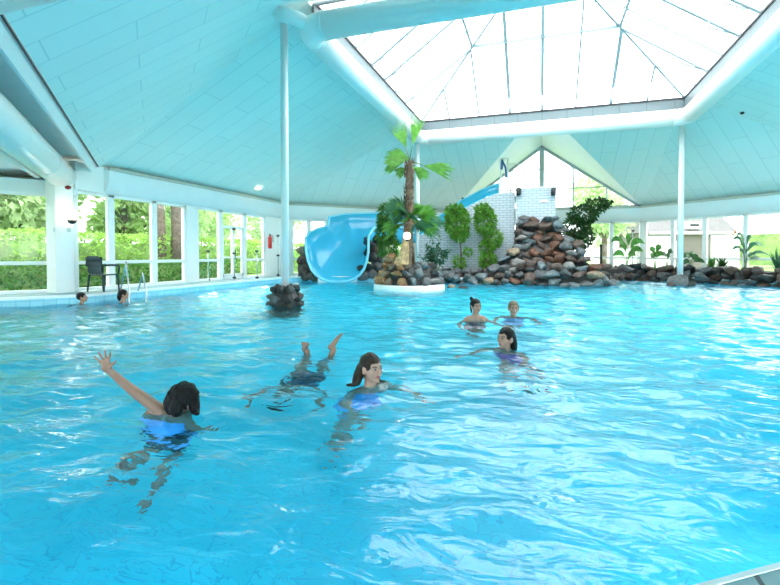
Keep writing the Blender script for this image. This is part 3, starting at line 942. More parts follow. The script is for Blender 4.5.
f.tube([a + FD * .8 + UP * 1.4, a + RT * 1.6 + FD * .8 + UP * 1.4], .022, 8); f.tube([a + FD * .8 + UP * .8, a + RT * 1.6 + FD * .8 + UP * .8], .018, 8)
f.build('platform_railing', M['white'], t, True)

# ------------------------------------------------------------------ left pillar and fittings
PC = at(61, 290, 11.4)
ang = YAW + math.radians(-28)
f = MB(); f.box((PC.x, PC.y, (ZD + 3.05) / 2), (.42, .42, 3.05 - ZD), ang); struct(bevel(f.build('wall_pillar', M['white']), .015))
X = V3((math.cos(ang), math.sin(ang), 0)); Y = V3((-math.sin(ang), math.cos(ang), 0))
def onpillar(px, py): return at(px, py, 11.12)
p = onpillar(72, 216)
t = thing('wall_lamp', 'round white globe lamp on a dark bracket on the left pillar', 'lamp', p)
f = MB(); f.ell(p + UP * .03, .14, nu=20, nv=12); f.build('globe', M['lamp'], t, True)
f = MB(); f.lathe(p - UP * .19, [(.03, 0), (.08, .03), (.1, .09), (.06, .1)], 14); f.tube([p - UP * .15, p - UP * .15 - RT * .12 + FD * .12], .03, 8); f.build('bracket', M['blackmetal'], t, True)
p = onpillar(68, 187.5)
t = thing('alarm_bell', 'dark red round alarm bell high on the left pillar', 'alarm', p)
f = MB(); f.ell(p, (.075, .05, .05), (RT, FD, UP)); f.build('bell', M['darkred'], t, True)
f = MB(); f.box(p + FD * .06, (.1, .06, .07), YAW); f.build('back_plate', M['white'], t)
for (px, lb) in ((56, 'small pale notice plate on the pillar face left of the lamp'), (68, 'small pale notice plate under the globe lamp on the pillar')):
    p = onpillar(px, 230)
    f = MB(); f.box((0, 0, 0), (.13, .03, .09), ang if px > 62 else ang + PI / 2)
    o = f.build('notice_plate', M['sign']); o.location = p + (FD * .03 if px > 62 else FD * .02); tag(o, lb, 'sign')

# steel uprights with black clamps by the door and on the right
def upright(px, y0, y1, dep, lb):
    b = at(px, y0, dep); a = V3((b.x, b.y, ZD))
    t = thing('glass_screen_post', lb, 'post', a, 'thin steel posts with black clamps')
    f = MB(); f.tube([a, b], .018, 8); f.build('rod', M['steel'], t, True)
    for k in (.04, .96) if (b.z - a.z) < 1.3 else (.04, .5, .96):
        p = a + (b - a) * k; f = MB(); f.box(p, (.12, .06, .07), YAW); f.build('clamp', M['blackmetal'], t)
upright(208, 250, 279, 16.5, 'short steel post with black clamps left of the garden door')
upright(234, 227, 278, 17.2, 'tall steel post with black clamps before the garden door')
upright(257, 250, 277, 18.0, 'short steel post with black clamps right of the garden door')
upright(278, 234, 275.5, 19.5, 'tall steel post with black clamps beside the near pole and extinguisher')
upright(633, 229, 270, 21.7, 'thin post with black clamps behind the broad leaved banana plant')

p = at(270, 241, 19.7)
t = thing('fire_extinguisher', 'red fire extinguisher hung on the white wall by the door', 'extinguisher', p)
f = MB(); f.lathe(p - UP * .32, [(.07, 0), (.085, .03), (.085, .45), (.03, .54)], 16); f.build('cylinder', M['red'], t, True)
f = MB(); f.lathe(p + UP * .21, [(.03, 0), (.035, .05), (.02, .09)], 10); f.build('valve', M['blackmetal'], t, True)
f = MB(); f.tube([p + UP * .26, p + UP * .22 + RT * .12, p - UP * .05 + RT * .13], .015, 6); f.build('hose', M['blackmetal'], t, True)
d0 = at(258, 188, 1) - V3((0, 0, EYE)); sl = (ZT - ZE) / (A - TOPA); k_ = (ZE + sl * A - EYE) / (d0.z - sl * d0.x); p = V3((0, 0, EYE)) + d0 * k_
f = MB(); f.lathe((0, 0, -.05), [(.11, 0), (.11, .03), (.07, .04)], 16); o = f.build('downlight', M['lamp']); o.location = p
tag(o, 'small round downlight in the left ceiling slope near the pole', 'light')
# ceiling detectors
for (x, y, lb) in ((6.4, 18.6, 'small dark detector on the right ceiling slope under the duct'), (-3.9, 24.2, 'small dark detector on the back ceiling slope above the slide')):
    zz = ZE + (A - max(abs(x), y - CY)) * (ZT - ZE) / (A - TOPA)
    if abs(x) + (y - CY) > 2 * TOPA: zz = min(zz, ZE + (A * 1.41421 - abs(x) - (y - CY)) / (A * 1.41421 - 2 * TOPA) * (ZT - ZE))
    t = thing('ceiling_detector', lb, 'detector', (x, y, zz), 'dark ceiling detectors')
    f = MB(); f.lathe((x, y, zz - .08), [(.03, 0), (.06, .03), (.07, .09)], 12); f.build('sensor', M['blackmetal'], t, True)
    f = MB(); f.lathe((x, y, zz - .005), [(.1, 0), (.1, .03)], 12); f.build('base_ring', M['white'], t, True)

# ------------------------------------------------------------------ chair and ladder
cp = at(104, 291.5, 11.9); cp.z = ZD
t = thing('plastic_armchair', 'dark green plastic armchair on the pool edge before the left windows', 'chair', cp)
fd = (RT * .2 + FD * .98).normalized(); sd = V3((-fd.y, fd.x, 0)); cax = (fd, sd, UP)
def cpt(a, b, z): return cp + fd * a + sd * b + UP * z
f = MB(); f.box(cpt(0, 0, .42), (.46, .46, .035), cax); bevel(f.build('seat', M['plastic'], t), .015)
f = MB()
for k in range(7):
    b = -.18 + k * .06; f.bar(cpt(-.23, b, .44), cpt(-.33, b, .84), .035, .02)
f.bar(cpt(-.33, -.2, .84), cpt(-.33, .2, .84), .04, .05); f.bar(cpt(-.34, -.15, .875), cpt(-.34, .15, .875), .035, .05); f.bar(cpt(-.29, -.22, .66), cpt(-.29, .22, .66), .03, .05)
f.box(cpt(-.30, 0, .76), (.03, .46, .22), cax); f.box(cpt(-.275, 0, .55), (.025, .40, .14), cax); f.build('backrest', M['plastic'], t)
for a, b in ((.2, -.22), (.2, .22), (-.22, -.22), (-.22, .22)):
    f = MB(); f.tube([cpt(a, b, .43), cpt(a * 1.18, b * 1.1, 0)], [.03, .02], 8); f.build('leg', M['plastic'], t, True)
for b in (-.25, .25):
    f = MB(); f.tube([cpt(-.27, b, .66), cpt(-.05, b * 1.04, .67), cpt(.2, b, .66), cpt(.24, b, .6), cpt(.22, b * .95, .43)], [.025, .028, .028, .026, .022], 8); f.build('armrest', M['plastic'], t, True)

lp = at(138, 297, 11.0); lp.z = ZD
t = thing('pool_ladder', 'pair of bent steel handrails at the pool edge beside the chair', 'ladder', lp)
Rm = []
for px, top, b0, b1 in ((126, 263, (120.5, 289.5, 11.9), (129.5, 297, 11.1)), (143, 274, (138, 289, 12.2), (146.5, 297, 11.2))):
    a = at(*b0); b = at(*b1); tp_ = at(px, top, 11.6)
    a.z = ZD; b2 = V3((b.x, b.y, -.7))
    pts = [a, a + (tp_ - a) * .55, a + (tp_ - a) * .9, tp_ + UP * .02, tp_ + (b - tp_) * .25, b + UP * .1, b2]
    f = MB(); f.tube(pts, .022, 10); f.build('handrail', M['steel'], t, True); Rm.append(b2)
for k in range(2):
    f = MB(); f.bar(Rm[0] + UP * (.1 + .28 * k), Rm[1] + UP * (.1 + .28 * k), .08, .03); f.build('tread', M['steel'], t)

# ------------------------------------------------------------------ plants
def rv(r): return V3((r.gauss(0, 1), r.gauss(0, 1), r.gauss(0, 1))).normalized()
def leafball(f, c, rad, n, L, W, rnd, droop=.4, hollow=.45):
    c = V3(c)
    for _ in range(n):
        u = rv(rnd); k = hollow + (1 - hollow) * rnd.random() ** .6
        p = c + V3((u.x * rad[0], u.y * rad[1], u.z * rad[2])) * k
        d = (u + rv(rnd) * .8 - UP * droop); s_ = rnd.uniform(.7, 1.25)
        f.leaf(p, d, rv(rnd) + UP * .6, L * s_, W * s_)

def bush_tree(name, label, cat, base, blobs, m, n, L, W, seed, stems=None, grp=None, sm='bark'):
    rnd = random.Random(seed); t = thing(name, label, cat, base, grp)
    f = MB()
    for c, r in blobs: leafball(f, c, r, int(n * r[0] * r[2] / (blobs[0][1][0] * blobs[0][1][2])), L, W, rnd)
    f.build('foliage', m, t)
    f = MB()
    for pts, rr_ in stems or [([base, V3(blobs[0][0])], [.05, .03])]: f.tube(pts, rr_, 7)
    f.build('stem' if sm == 'stem' else 'trunk', M['bark' if sm == 'bark' else 'stem'], t, True)
    return t

def pxr(px, dep): return px * dep / FPX   # size in metres of a span in the photo at that distance

# weeping figs before the white brick wall
b = at(461, 272, 19.4); b.z = .4; d_ = 19.4
bush_tree('weeping_fig', 'bushy bright green weeping fig left of its twin on the white brick wall', 'tree', b,
          [(at(457, 222, d_), (.52, .4, .66)), (at(455, 212, d_), (.4, .3, .35)), (at(460, 234, d_), (.34, .3, .3)), (at(459, 263, d_), (.22, .2, .28)), (at(468, 252, d_), (.14, .12, .14))], M['leaf'], 1000, .16, .075, 3,
          [([b, at(461, 250, d_), at(458, 225, d_)], [.045, .035, .02])], 'weeping figs before the brick wall')
b = at(489, 272, 19.3); b.z = .4; d_ = 19.3
bush_tree('weeping_fig', 'slender bright green weeping fig right of its twin next to the rock mound', 'tree', b,
          [(at(485, 221, d_), (.42, .36, .6)), (at(483, 211, d_), (.3, .3, .3)), (at(493, 239, d_), (.36, .3, .38)), (at(488, 262, d_), (.34, .26, .38)), (at(486, 248, d_), (.26, .2, .3))], M['leaf'], 850, .16, .075, 4,
          [([b, at(489, 250, d_), at(485, 225, d_)], [.045, .035, .02])], 'weeping figs before the brick wall')
# leaning dark ficus right of the mound
b = at(571, 268, 21); b.z = .4; d_ = 21.
bush_tree('ficus_tree', 'large dark leaning ficus to the right of the rock mound', 'tree', b,
          [(at(573, 243, d_), (.56, .5, .62)), (at(575, 228, d_), (.6, .5, .5)), (at(583, 215, d_), (.62, .5, .45)), (at(597, 205, d_), (.5, .4, .28)), (at(567, 255, d_), (.34, .3, .36)), (at(605, 203, d_), (.25, .22, .16)), (at(586, 236, d_), (.3, .3, .4))], M['leafdark'], 700, .19, .085, 5,
          [([b, at(572, 250, d_), at(576, 228, d_), at(592, 209, d_)], [.06, .05, .04, .02]), ([b, at(568, 255, d_), at(572, 240, d_)], [.045, .03, .02])])
# bamboo like shrub by the slide
b = at(388, 262, 17.6); b.z = .42; d_ = 17.6
bush_tree('bamboo_shrub', 'tall narrow green shrub between the slide and the palm trunk', 'shrub', b,
          [(at(387, 215, d_), (.3, .3, .42)), (at(386, 232, d_), (.34, .3, .5)), (at(389, 248, d_), (.36, .3, .45)), (at(384, 222, d_), (.2, .2, .3))], M['leaf2'], 420, .2, .05, 6,
          [([b + V3((k * .1, 0, 0)), at(385 + k * 2, 215, d_)], [.02, .012]) for k in (-1, 0, 1)], None, 'stem')
# sparse shrub on the wall behind the island
b = at(436, 266, 17.3); b.z = .4; d_ = 17.3
rnd = random.Random(8)
t = thing('leafy_shrub', 'sparse dark leaved shrub behind the island before the brick wall', 'shrub', b)
f = MB(); f2 = MB()
for k in range(13):
    tip = at(rnd.uniform(419, 450), rnd.uniform(234, 256), d_ + rnd.uniform(-.3, .3)); f2.tube([b, (b + tip) / 2 + UP * .12, tip], [.015, .01, .006], 5)
    for q in range(16):
        u = .35 + .65 * q / 16; p = b + (tip - b) * u + UP * .1 * (1 - u); f.leaf(p, (tip - b).normalized() * .5 + rv(rnd), UP, .2, .085)
leafball(f, at(437, 256, d_), (.36, .3, .26), 160, .18, .08, rnd)
f.build('foliage', M['leafblue'], t); f2.build('stem', M['stem'], t, True)

# fan palms
def fan_frond(t, base, tip, nrm, R, n, spread, m, rnd, droop=.25):
    """petiole plus pleated fan blade"""
    d = (tip - base).normalized(); s_ = d.cross(nrm).normalized(); n2 = s_.cross(d).normalized()
    f = MB()
    for k in range(n):
        a = -spread + 2 * spread * k / (n - 1)
        dir_ = d * math.cos(a) + s_ * math.sin(a)
        L = R * (.82 + .25 * math.cos(a)) * rnd.uniform(.75, 1.1); w_ = .5 * R * 2 * spread / n * .3
        sd_ = dir_.cross(n2).normalized()
        p0, p1 = tip, tip + dir_ * (L * .55) - UP * (L * droop * .12)
        p2 = tip + dir_ * L - UP * (L * droop)
        up_ = n2 * (w_ * .35 * (1 if k % 2 else -1))
        f.add([p0, p1 + sd_ * w_ + up_, p1 - sd_ * w_ - up_, p2], [(0, 1, 3), (0, 3, 2)])
    fr = f.build('frond', m, t)
    g = MB(); g.tube([base, (base + tip) / 2 + UP * .03, tip], [.022, .016, .012], 6); g.build('petiole', M['stem'], fr, True)

PB_ = at(407, 262, 14.95); PT = at(409.5, 163, 14.95)
t = thing('fan_palm', 'tall fan palm with a shaggy trunk rising from the rock island', 'palm', V3((PB_.x, PB_.y, .85)))
f = MB(); pts = []; rd = []
for k in range(41):
    u = k / 40; p = V3((PB_.x, PB_.y, .7)).lerp(PT, u) + RT * (.03 * math.sin(u * 3)); pts.append(p); rd.append((.15 - .035 * u) * (1.12 if k % 2 else .95))
f.tube(pts, rd, 16); f.build('trunk', M['palmbark'], t, True)
rnd = random.Random(11)
f = MB()
for k in range(170):
    u = rnd.random(); a = rnd.uniform(0, 6.28); p = V3((PB_.x, PB_.y, .8)).lerp(PT, u); o_ = V3((math.cos(a), math.sin(a), 0))
    f.leaf(p + o_ * .1, o_ * .5 + UP * 1.0, o_, .2, .08)
f.build('leaf_bases', M['palmbark'], t)
FR = [((406.5, 148), (-.42, 1), .9, .40, 0, 0, .0), ((412.5, 145), (.2, 1), .98, .30, 0, 0, .0), ((410, 159), (-1, .32), .86, .62, 0, 0, .28), ((423, 165.5), (1, -.12), .95, .36, 0, 0, .14),
      ((407, 168), (-.9, -.35), .42, .6, 0, 0, .3), ((413, 167), (.75, -.4), .52, .6, 0, 0, .3), ((406, 160), (-1, -.02), .7, .45, 0, 0, .4)]
for i, (tpx, dr, R, spd, _, _, dp) in enumerate(FR):
    tip = at(tpx[0], tpx[1], 14.95 + (-.25 if i % 2 else .15)); base = PT + UP * .02
    d2 = (RT * dr[0] + UP * dr[1] - FD * .15).normalized()
    tip2 = tip
    # blade follows its own direction rather than the petiole's
    f = MB(); nrm = (-FD * .8 + UP * .45 + RT * rnd.uniform(-.25, .25)); s_ = d2.cross(nrm).normalized(); n2 = s_.cross(d2).normalized(); n_ = 26
    for k in range(n_):
        a = -spd + 2 * spd * k / (n_ - 1); dir_ = d2 * math.cos(a) + s_ * math.sin(a); L = R * (.8 + .25 * math.cos(a * 1.2)) * rnd.uniform(.78, 1.08)
        w_ = max(.009, R * spd / n_ * .30); sd_ = dir_.cross(n2).normalized(); up_ = n2 * (w_ * .5 * (1 if k % 2 else -1))
        p1 = tip + dir_ * (L * .55) - UP * (L * dp * .15); p2 = tip + dir_ * L - UP * (L * dp)
        f.add([tip, p1 + sd_ * w_ + up_, p1 - sd_ * w_ - up_, p2], [(0, 1, 3), (0, 3, 2)])
    fr = f.build('frond', M['palm'], t)
    g = MB(); g.tube([base, (base + tip) / 2 + UP * .04, tip], [.022, .016, .012], 6); g.build('petiole', M['stem'], fr, True)

b = at(411, 256, 15.2); cc = at(409, 224, 15.2)
t = thing('fan_palm', 'low spreading fan palm in front of the tall palm trunk', 'palm', V3((b.x, b.y, .85)))
f = MB()
for k in range(3): f.tube([V3((b.x + (k - 1) * .1, b.y, .8)), cc + RT * (k - 1) * .05], [.05, .04], 8)
f.build('stem', M['palmbark'], t, True)
rnd = random.Random(12)
for k in range(22):
    a = 2 * PI * k / 22 + rnd.uniform(-.15, .15); el = rnd.choice([.15, .45, .75, 1.0, -.2]); d2 = (V3((math.cos(a), math.sin(a), 0)) * math.cos(el) + UP * math.sin(el)).normalized()
    tip = cc + d2 * rnd.uniform(.28, .42) + UP * .05
    fan_frond(t, cc, tip, UP * .6 - FD * .6 + d2 * .2, rnd.uniform(.6, .8), 18, .9, M['frondblue'] if k % 3 else M['palm'], rnd, .3)

# carved wooden stump with a globe lamp on the island
b = at(402, 262, 14.5); b.z = .85
t = thing('wooden_stump', 'pale weathered wooden stump standing on the island left of the palm', 'stump', b)
tp_ = at(405.5, 240, 14.5)
f = MB(); pts = [b + UP * 0, b.lerp(tp_, .3) - RT * .02, b.lerp(tp_, .6) + RT * .02, tp_]
f.tube(pts, [.17, .14, .13, .1], 9); f.tube([b - RT * .18, b.lerp(tp_, .4) - RT * .06], [.1, .06], 7); f.tube([b + RT * .15, b.lerp(tp_, .7) + RT * .08], [.08, .05], 7)
for i, v in enumerate(f.v):
    q_ = V3(v); k_ = noise.noise(q_ * 5) * .05; f.v[i] = (q_.x + k_, q_.y + k_, q_.z)
f.build('trunk', M['wood'], t, False)
p = at(407, 236, 14.45)
t = thing('globe_lamp', 'round cream globe lamp on top of the wooden stump', 'lamp', p)
f = MB(); f.ell(p, .115, nu=20, nv=12); f.build('globe', M['lamp'], t, True)
f = MB(); f.lathe(p - UP * .17, [(.06, 0), (.06, .06), (.04, .07)], 12); f.build('socket', M['blackmetal'], t, True)

# plants behind the right wall
def broad_plant(px, pbase, dep, leaves_, m, label, lw_=.16, name='banana_plant', stemh=None, rnd=random.Random(21)):
    b = at(px, pbase, dep); b.z = .5
    t = thing(name, label, 'plant', b)
    for (tx, ty, L_) in leaves_:
        tip = at(tx, ty, dep + rnd.uniform(-.25, .25)); f = MB()
        mid0 = V3((b.x, b.y, max(b.z, tip.z) + .18 + .25 * abs((tip - b).dot(RT))))
        arc = []
        for k in range(9):
            u = k / 8; arc.append(b * (1 - u) ** 2 + (mid0 + (tip - b) * .12) * 2 * u * (1 - u) + tip * u * u)
        vs = []; N_ = 9
        for k in range(N_):
            u = k / (N_ - 1); w_ = lw_ * max(0, math.sin(PI * max(0, (u - .4) / .6)) ** .8 if u > .4 else 0) + .008
            d = (arc[min(k + 1, 8)] - arc[max(k - 1, 0)]).normalized(); s_ = d.cross(UP * .5 - FD).normalized()
            vs += [arc[k] + s_ * w_ + UP * w_ * .25, arc[k], arc[k] - s_ * w_ + UP * w_ * .25]
        f.add(vs, [(k * 3 + q, k * 3 + q + 1, k * 3 + q + 4, k * 3 + q + 3) for k in range(N_ - 1) for q in (0, 1)])
        f.build('leaf', m, t, True)
    f = MB(); f.tube([b, b + UP * .35], [.05, .03], 8); f.build('stem', M['stem'], t, True)
    return t
broad_plant(627, 266, 21.2, [(611, 242, 1), (645, 244, 1), (613, 256, 1), (644, 252, 1), (636, 256, 1), (620, 247, 1), (631, 238, 1)], M['leaf2'], 'banana plant with wide drooping leaves on the right rock wall', .15)
broad_plant(655, 266, 20.4, [(650, 251, 1), (662, 249, 1), (658, 255, 1), (651, 258, 1), (665, 256, 1)], M['leaf2'], 'young broad leaved plant just right of the banana plant', .13, 'young_banana_plant')
broad_plant(667, 266, 20.0, [(673, 253, 1), (662, 256, 1), (670, 257, 1)], M['leafdark'], 'small dark broad leaved plant left of the right roof pole', .1, 'young_banana_plant')
broad_plant(691, 267, 19.4, [(683, 258, 1), (699, 259, 1), (705, 263, 1), (688, 254, 1), (695, 256, 1), (683, 264, 1)], M['leafdark'], 'low dark broad leaved plant just right of the right roof pole', .12, 'low_leafy_plant')
def spiky(px, pb, dep, n, h, spread, m, label, name, w_=.03, seed=1):
    rnd = random.Random(seed); b = at(px, pb, dep); b.z = .5; t = thing(name, label, 'plant', b); f = MB()
    for k in range(n):
        a = rnd.uniform(0, 6.28); el = rnd.uniform(.35, 1.45); d = V3((math.cos(a) * math.cos(el) * spread, math.sin(a) * math.cos(el) * spread, math.sin(el)))
        L = h * rnd.uniform(.7, 1.1); s_ = d.cross(UP).normalized(); p1 = b + d * L * .5 + UP * .04; p2 = b + d * L - UP * (.1 * L)
        f.add([b + s_ * w_ * .5, b - s_ * w_ * .5, p1 - s_ * w_, p1 + s_ * w_, p2], [(0, 1, 2, 3), (3, 2, 4)])
    f.build('foliage', m, t)
    f = MB(); f.tube([b - UP * .05, b + UP * .15], [.05, .03], 8); f.build('stem', M['stem'], t, True); return t
spiky(711.5, 266, 19.0, 42, .75, .8, M['leaf2'], 'spiky yucca on the right wall, nearer the pole', 'yucca', .035, 2)
spiky(722, 266, 18.7, 42, .72, .8, M['leafdark'], 'spiky yucca on the right wall, nearer the flowering plant', 'yucca', .035, 3)
spiky(584, 268, 21.5, 24, .5, 1, M['leaf2'], 'small spiky green plant at the foot of the leaning ficus', 'spider_plant', .03, 4)
spiky(577, 264, 21.0, 30, .48, 1, mat('red bromeliad leaf', (.22, .05, .03), .4, .4, 6, trans=.2), 'small reddish bromeliad between mound and leaning ficus', 'bromeliad', .04, 5)
tt = broad_plant(745, 268, 18.2, [(733, 240, 1), (737, 236, 1), (741, 245, 1), (752, 238, 1), (758, 246, 1), (765, 247, 1), (770, 256, 1), (732, 250, 1), (757, 257, 1), (748, 250, 1), (766, 262, 1), (739, 252, 1)], M['leafblue'], 'tall paddle leaved plant with an orange flower on the right wall', .065, 'bird_of_paradise')
p = at(735.5, 234, 18.2); f = MB(); rnd = random.Random(5)
for k in range(9): f.leaf(p, rv(rnd) + UP * .8, rv(rnd), .16, .06)
f.build('flower', M['orange'], tt)
spiky(777, 268, 17.6, 30, 1.1, .5, M['leafblue'], 'grassy plant at the right end of the rock wall', 'tall_grass_plant', .03, 7)
for px, w_, lb in ((636, 1.0, 'flat dark stone lying on the right wall below the banana plant'),):
    p = at(px, 264.5, 20.3); t = thing('flat_stone', lb, 'stone', (p.x, p.y, .55)); stone(t, (p.x, p.y, .68), (.75, .6, .3), [5], 'rock')
p0 = at(601, 262, 22.5); p1 = at(601, 246, 22.5); p0.z = .45
f = MB(); f.tube([p0, V3((p0.x, p0.y, p1.z))], .06, 10)
for k_ in range(2): pass
t = thing('bollard_light', 'short black bollard light at the left end of the right wall', 'bollard', p0)
f.build('post', M['blackmetal'], t, True); f = MB(); f.lathe((p0.x, p0.y, p1.z), [(.08, 0), (.08, .06), (.02, .09)], 12); f.build('cap', M['blackmetal'], t, True)
for px, py, lb in ((636, 279.5, 'grey water inlet box at the foot of the wall below the banana plant'), (704, 279, 'grey water inlet box at the foot of the wall right of the pole'), (748, 281.5, 'grey water inlet box at the foot of the wall below the flowering plant')):
    dep = 21.2 if px < 650 else 18.7 if px < 720 else 17.2
    p = at(px, py, dep); t = thing('inlet_box', lb, 'inlet', p, 'grey water inlets')
    f = MB(); f.box(p, (.62, .3, .1), -PI / 4); bevel(f.build('hood', M['inlet'], t), .02); f = MB(); f.box(p - UP * .08 - V3((.03, .03, 0)), (.5, .25, .05), -PI / 4); f.build('slot', M['blackmetal'], t)

# ------------------------------------------------------------------ outdoors
GO = [(-90, -50), (90, -50), (90, 110), (-90, 110)]
f = MB(); f.add(*ring_fill(GO, FOOT, .08)); struct(f.build('ground', M['grass']))
f = MB(); f.add(*ring_fill(offset_poly(FOOT, 1.6), offset_poly(FOOT, .05), .1)); struct(f.build('path', M['path']))

def hedge(a, b, h, th, n, label, seed, m=None):
    rnd = random.Random(seed); a = V3((*a, .1)); b = V3((*b, .1)); d = b - a; s_ = V3((-d.y, d.x, 0)).normalized()
    t = thing('hedge', label, 'hedge', a)
    f = MB(); f.bar((a + UP * h * .45), (b + UP * h * .45), th * .7, h * .8); f.build('twigs', M['treeleaf'], t)
    f = MB()
    for _ in range(n):
        u = rnd.random(); z = rnd.random(); w_ = rnd.uniform(-.5, .5) * th; top = rnd.random() < .3
        hh = h * (1 + .06 * noise.noise((u * 14, seed, 0)))
        if top: z = 1
        elif rnd.random() < .7: w_ = math.copysign(th * .5, w_)
        p = a + d * u + s_ * w_ + UP * (hh * z) + rv(rnd) * .08
        f.leaf(p, rv(rnd) + UP * .5, rv(rnd) + UP * .4, .15, .09)
    f.build('leaves', m or M['hedge'], t)
hedge((-16.3, 3), (-15.6, 24), 1.75, 1.0, 15000, 'long clipped bright green hedge outside the left windows', 31)
hedge((-14.9, 3.5), (-14.2, 19), .72, .7, 6000, 'low dark green border planting just outside the left windows', 36, M['leaf2'])
hedge((-17.5, 24.5), (-6, 34), 1.7, 1.0, 8000, 'clipped green hedge outside beyond the blue slide', 32)

def tree(x, y, h, r, m, label, seed, n=2500, trunk=.2, grp='garden trees beyond the hedge', low=.28):
    rnd = random.Random(seed); t = thing('garden_tree', label, 'tree', (x, y, .05), grp); f = MB()
    for k in range(9):
        a = rnd.uniform(0, 6.28); rr_ = r * rnd.uniform(.2, .65); z = h * rnd.uniform(low + .12, .88)
        leafball(f, (x + rr_ * math.cos(a), y + rr_ * math.sin(a), z), (r * .5, r * .5, h * .17), n // 9, .34, .2, rnd, .3, .3)
    f.build('crown', m, t)
    f = MB(); f.tube([(x, y, 0), (x + .1, y, h * .3), (x - .1, y + .1, h * .7)], [trunk, trunk * .8, trunk * .4], 9)
    for k in range(4):
        a = k * 1.6 + seed; f.tube([(x, y, h * (.3 + .08 * k)), (x + r * .6 * math.cos(a), y + r * .6 * math.sin(a), h * (.5 + .08 * k))], [trunk * .4, trunk * .15], 6)
    f.build('trunk', M['bark'], t, True)
TR = [(-21, 8.0, 6.5, 2.4, 'treeleaf', 'leafy garden tree seen through the far left window bay'), (-19.5, 12.0, 5.5, 2.2, 'treeleaf2', 'pale leafy tree outside the window just right of the pillar'),
      (-22, 15.0, 7, 2.6, 'treeleaf', 'rounded leafy tree outside behind the dark chair'), (-26, 12.0, 8, 3.0, 'treeleaf2', 'tall pale tree far behind the hedge on the left'),
      (-20, 21.5, 6.5, 2.2, 'treeleaf2', 'pale tree outside left of the garden door'), (-23, 26, 7.5, 2.8, 'treeleaf', 'leafy tree outside seen through the garden door'),
      (-18, 29, 7, 2.5, 'treeleaf2', 'pale tree outside behind the extinguisher wall'), (-12, 34, 7, 2.6, 'treeleaf', 'leafy tree outside behind the slide mouth'),
      (3.6, 31, 6.0, 1.9, 'treeleaf2', 'pale green tree outside behind the leaning ficus'), (9.5, 42, 6.5, 2.5, 'treeleaf2', 'light green tree beyond the white garden wall'),
      (19, 38, 7, 3.0, 'treeleaf2', 'light green tree right of the brick house'), (24, 34, 7, 3.0, 'treeleaf2', 'light green tree at the far right beyond the windows'), (-17.6, 6.2, 4.6, 1.5, 'treeleaf2', 'slim pale tree just behind the hedge in the far left bay'), (-18.2, 16.5, 5.0, 1.8, 'treeleaf', 'slim leafy tree just behind the hedge by the double trunk'), (-18.5, 9.8, 4.8, 1.7, 'treeleaf', 'round leafy tree just behind the hedge, above the chair'),
      (-27, 18, 8, 3.2, 'treeleaf', 'broad tree far beyond the hedge behind the third window'), (-24.5, 31, 8, 3.2, 'treeleaf2', 'broad pale tree far beyond the garden door'), (-27, 5, 8, 3, 'treeleaf', 'big tree at the far left edge beyond the hedge')]
for i, (x, y, h, r, m, lb) in enumerate(TR): tree(x, y, h, r, M[m], lb, 50 + i)
for px, dep, lb in ((159, 20, 'thick bare tree trunk outside, left of two in the third window'), (177, 20.5, 'thick bare tree trunk outside, right of two in the third window')):
    b = at(px, 262, dep); b.z = .05; t = thing('tree_trunk', lb, 'tree', b, 'thick trunks beyond the hedge')
    f = MB(); f.tube([b, b + V3((.05, 0, 2)), b + V3((-.15, .1, 4.5)), b + V3((.1, .2, 7))], [.3, .25, .22, .15], 12); f.build('trunk', M['bark'], t, True)
    f = MB(); rnd = random.Random(int(px)); leafball(f, b + UP * 6.5, (2, 2, 1.2), 1500, .34, .2, rnd); f.build('crown', M['treeleaf2'], t)
# house and walls on the right
hp = at(690, 262, 34); hp.z = .05
t = thing('brick_house', 'grey brown brick house outside behind the right roof pole', 'house', hp)
hx, hy = RT, FD
def hpt(a, b_, z): return V3((hp.x, hp.y, .05)) + hx * a + hy * b_ + UP * z
f = MB(); f.box(hpt(0, 2.5, 1.4), (5.6, 5, 2.8), YAW); f.build('wall', M['redbrick'], t)
f = MB(); f.add([hpt(-3.2, -.3, 2.75), hpt(3.2, -.3, 2.75), hpt(3.2, 5.3, 2.75), hpt(-3.2, 5.3, 2.75), hpt(-3.2, 2.5, 5.0), hpt(3.2, 2.5, 5.0)], [(0, 1, 5, 4), (2, 3, 4, 5), (1, 2, 5), (3, 0, 4), (0, 3, 2, 1)]); f.build('roof', M['roofslate'], t)
f = MB(); f.box(hpt(0, -.32, 2.7), (6.4, .1, .2), YAW); f.build('gutter', M['render'], t)
for a, z, w_, h_ in ((.1, 3.25, .95, .55),):
    f = MB(); f.box(hpt(a, .1, z), (w_, .8, h_), YAW); wf = f.build('dormer_window', M['render'], t); f = MB(); f.box(hpt(a, -.31, z), (w_ - .3, .02, h_ - .35), YAW); f.build('pane', M['blackmetal'], wf)
f = MB(); f.box(hpt(-1.6, -.02, 1.5), (1.1, .1, 1.2), YAW); wf = f.build('window', M['render'], t); f = MB(); f.box(hpt(-1.6, -.08, 1.5), (.9, .02, 1.0), YAW); f.build('pane', M['sign'], wf)
for (px0, px1, dep, z1, lb) in ((640, 672, 30, 2.3, 'white rendered garden wall left of the brick house'), (712, 738, 30, 2.35, 'white rendered garden wall right of the brick house'), (596, 636, 31, 1.5, 'low white garden wall outside behind the banana plant')):
    a = at(px0, 262, dep); b = at(px1, 262, dep); f = MB(); m_ = (a + b) / 2
    t = thing('garden_wall', lb, 'wall', (m_.x, m_.y, .05)); f.bar(V3((a.x, a.y, z1 / 2)), V3((b.x, b.y, z1 / 2)), .25, z1); f.build('wall', M['render'], t)
    f = MB(); f.bar(V3((a.x, a.y, z1 + .03)), V3((b.x, b.y, z1 + .03)), .32, .06); f.build('capping', M['sign'], t)
hedge((9, 50), (28, 44), 3.3, 1.4, 7000, 'bright green hedge behind the house and garden walls', 33, M['treeleaf2'])
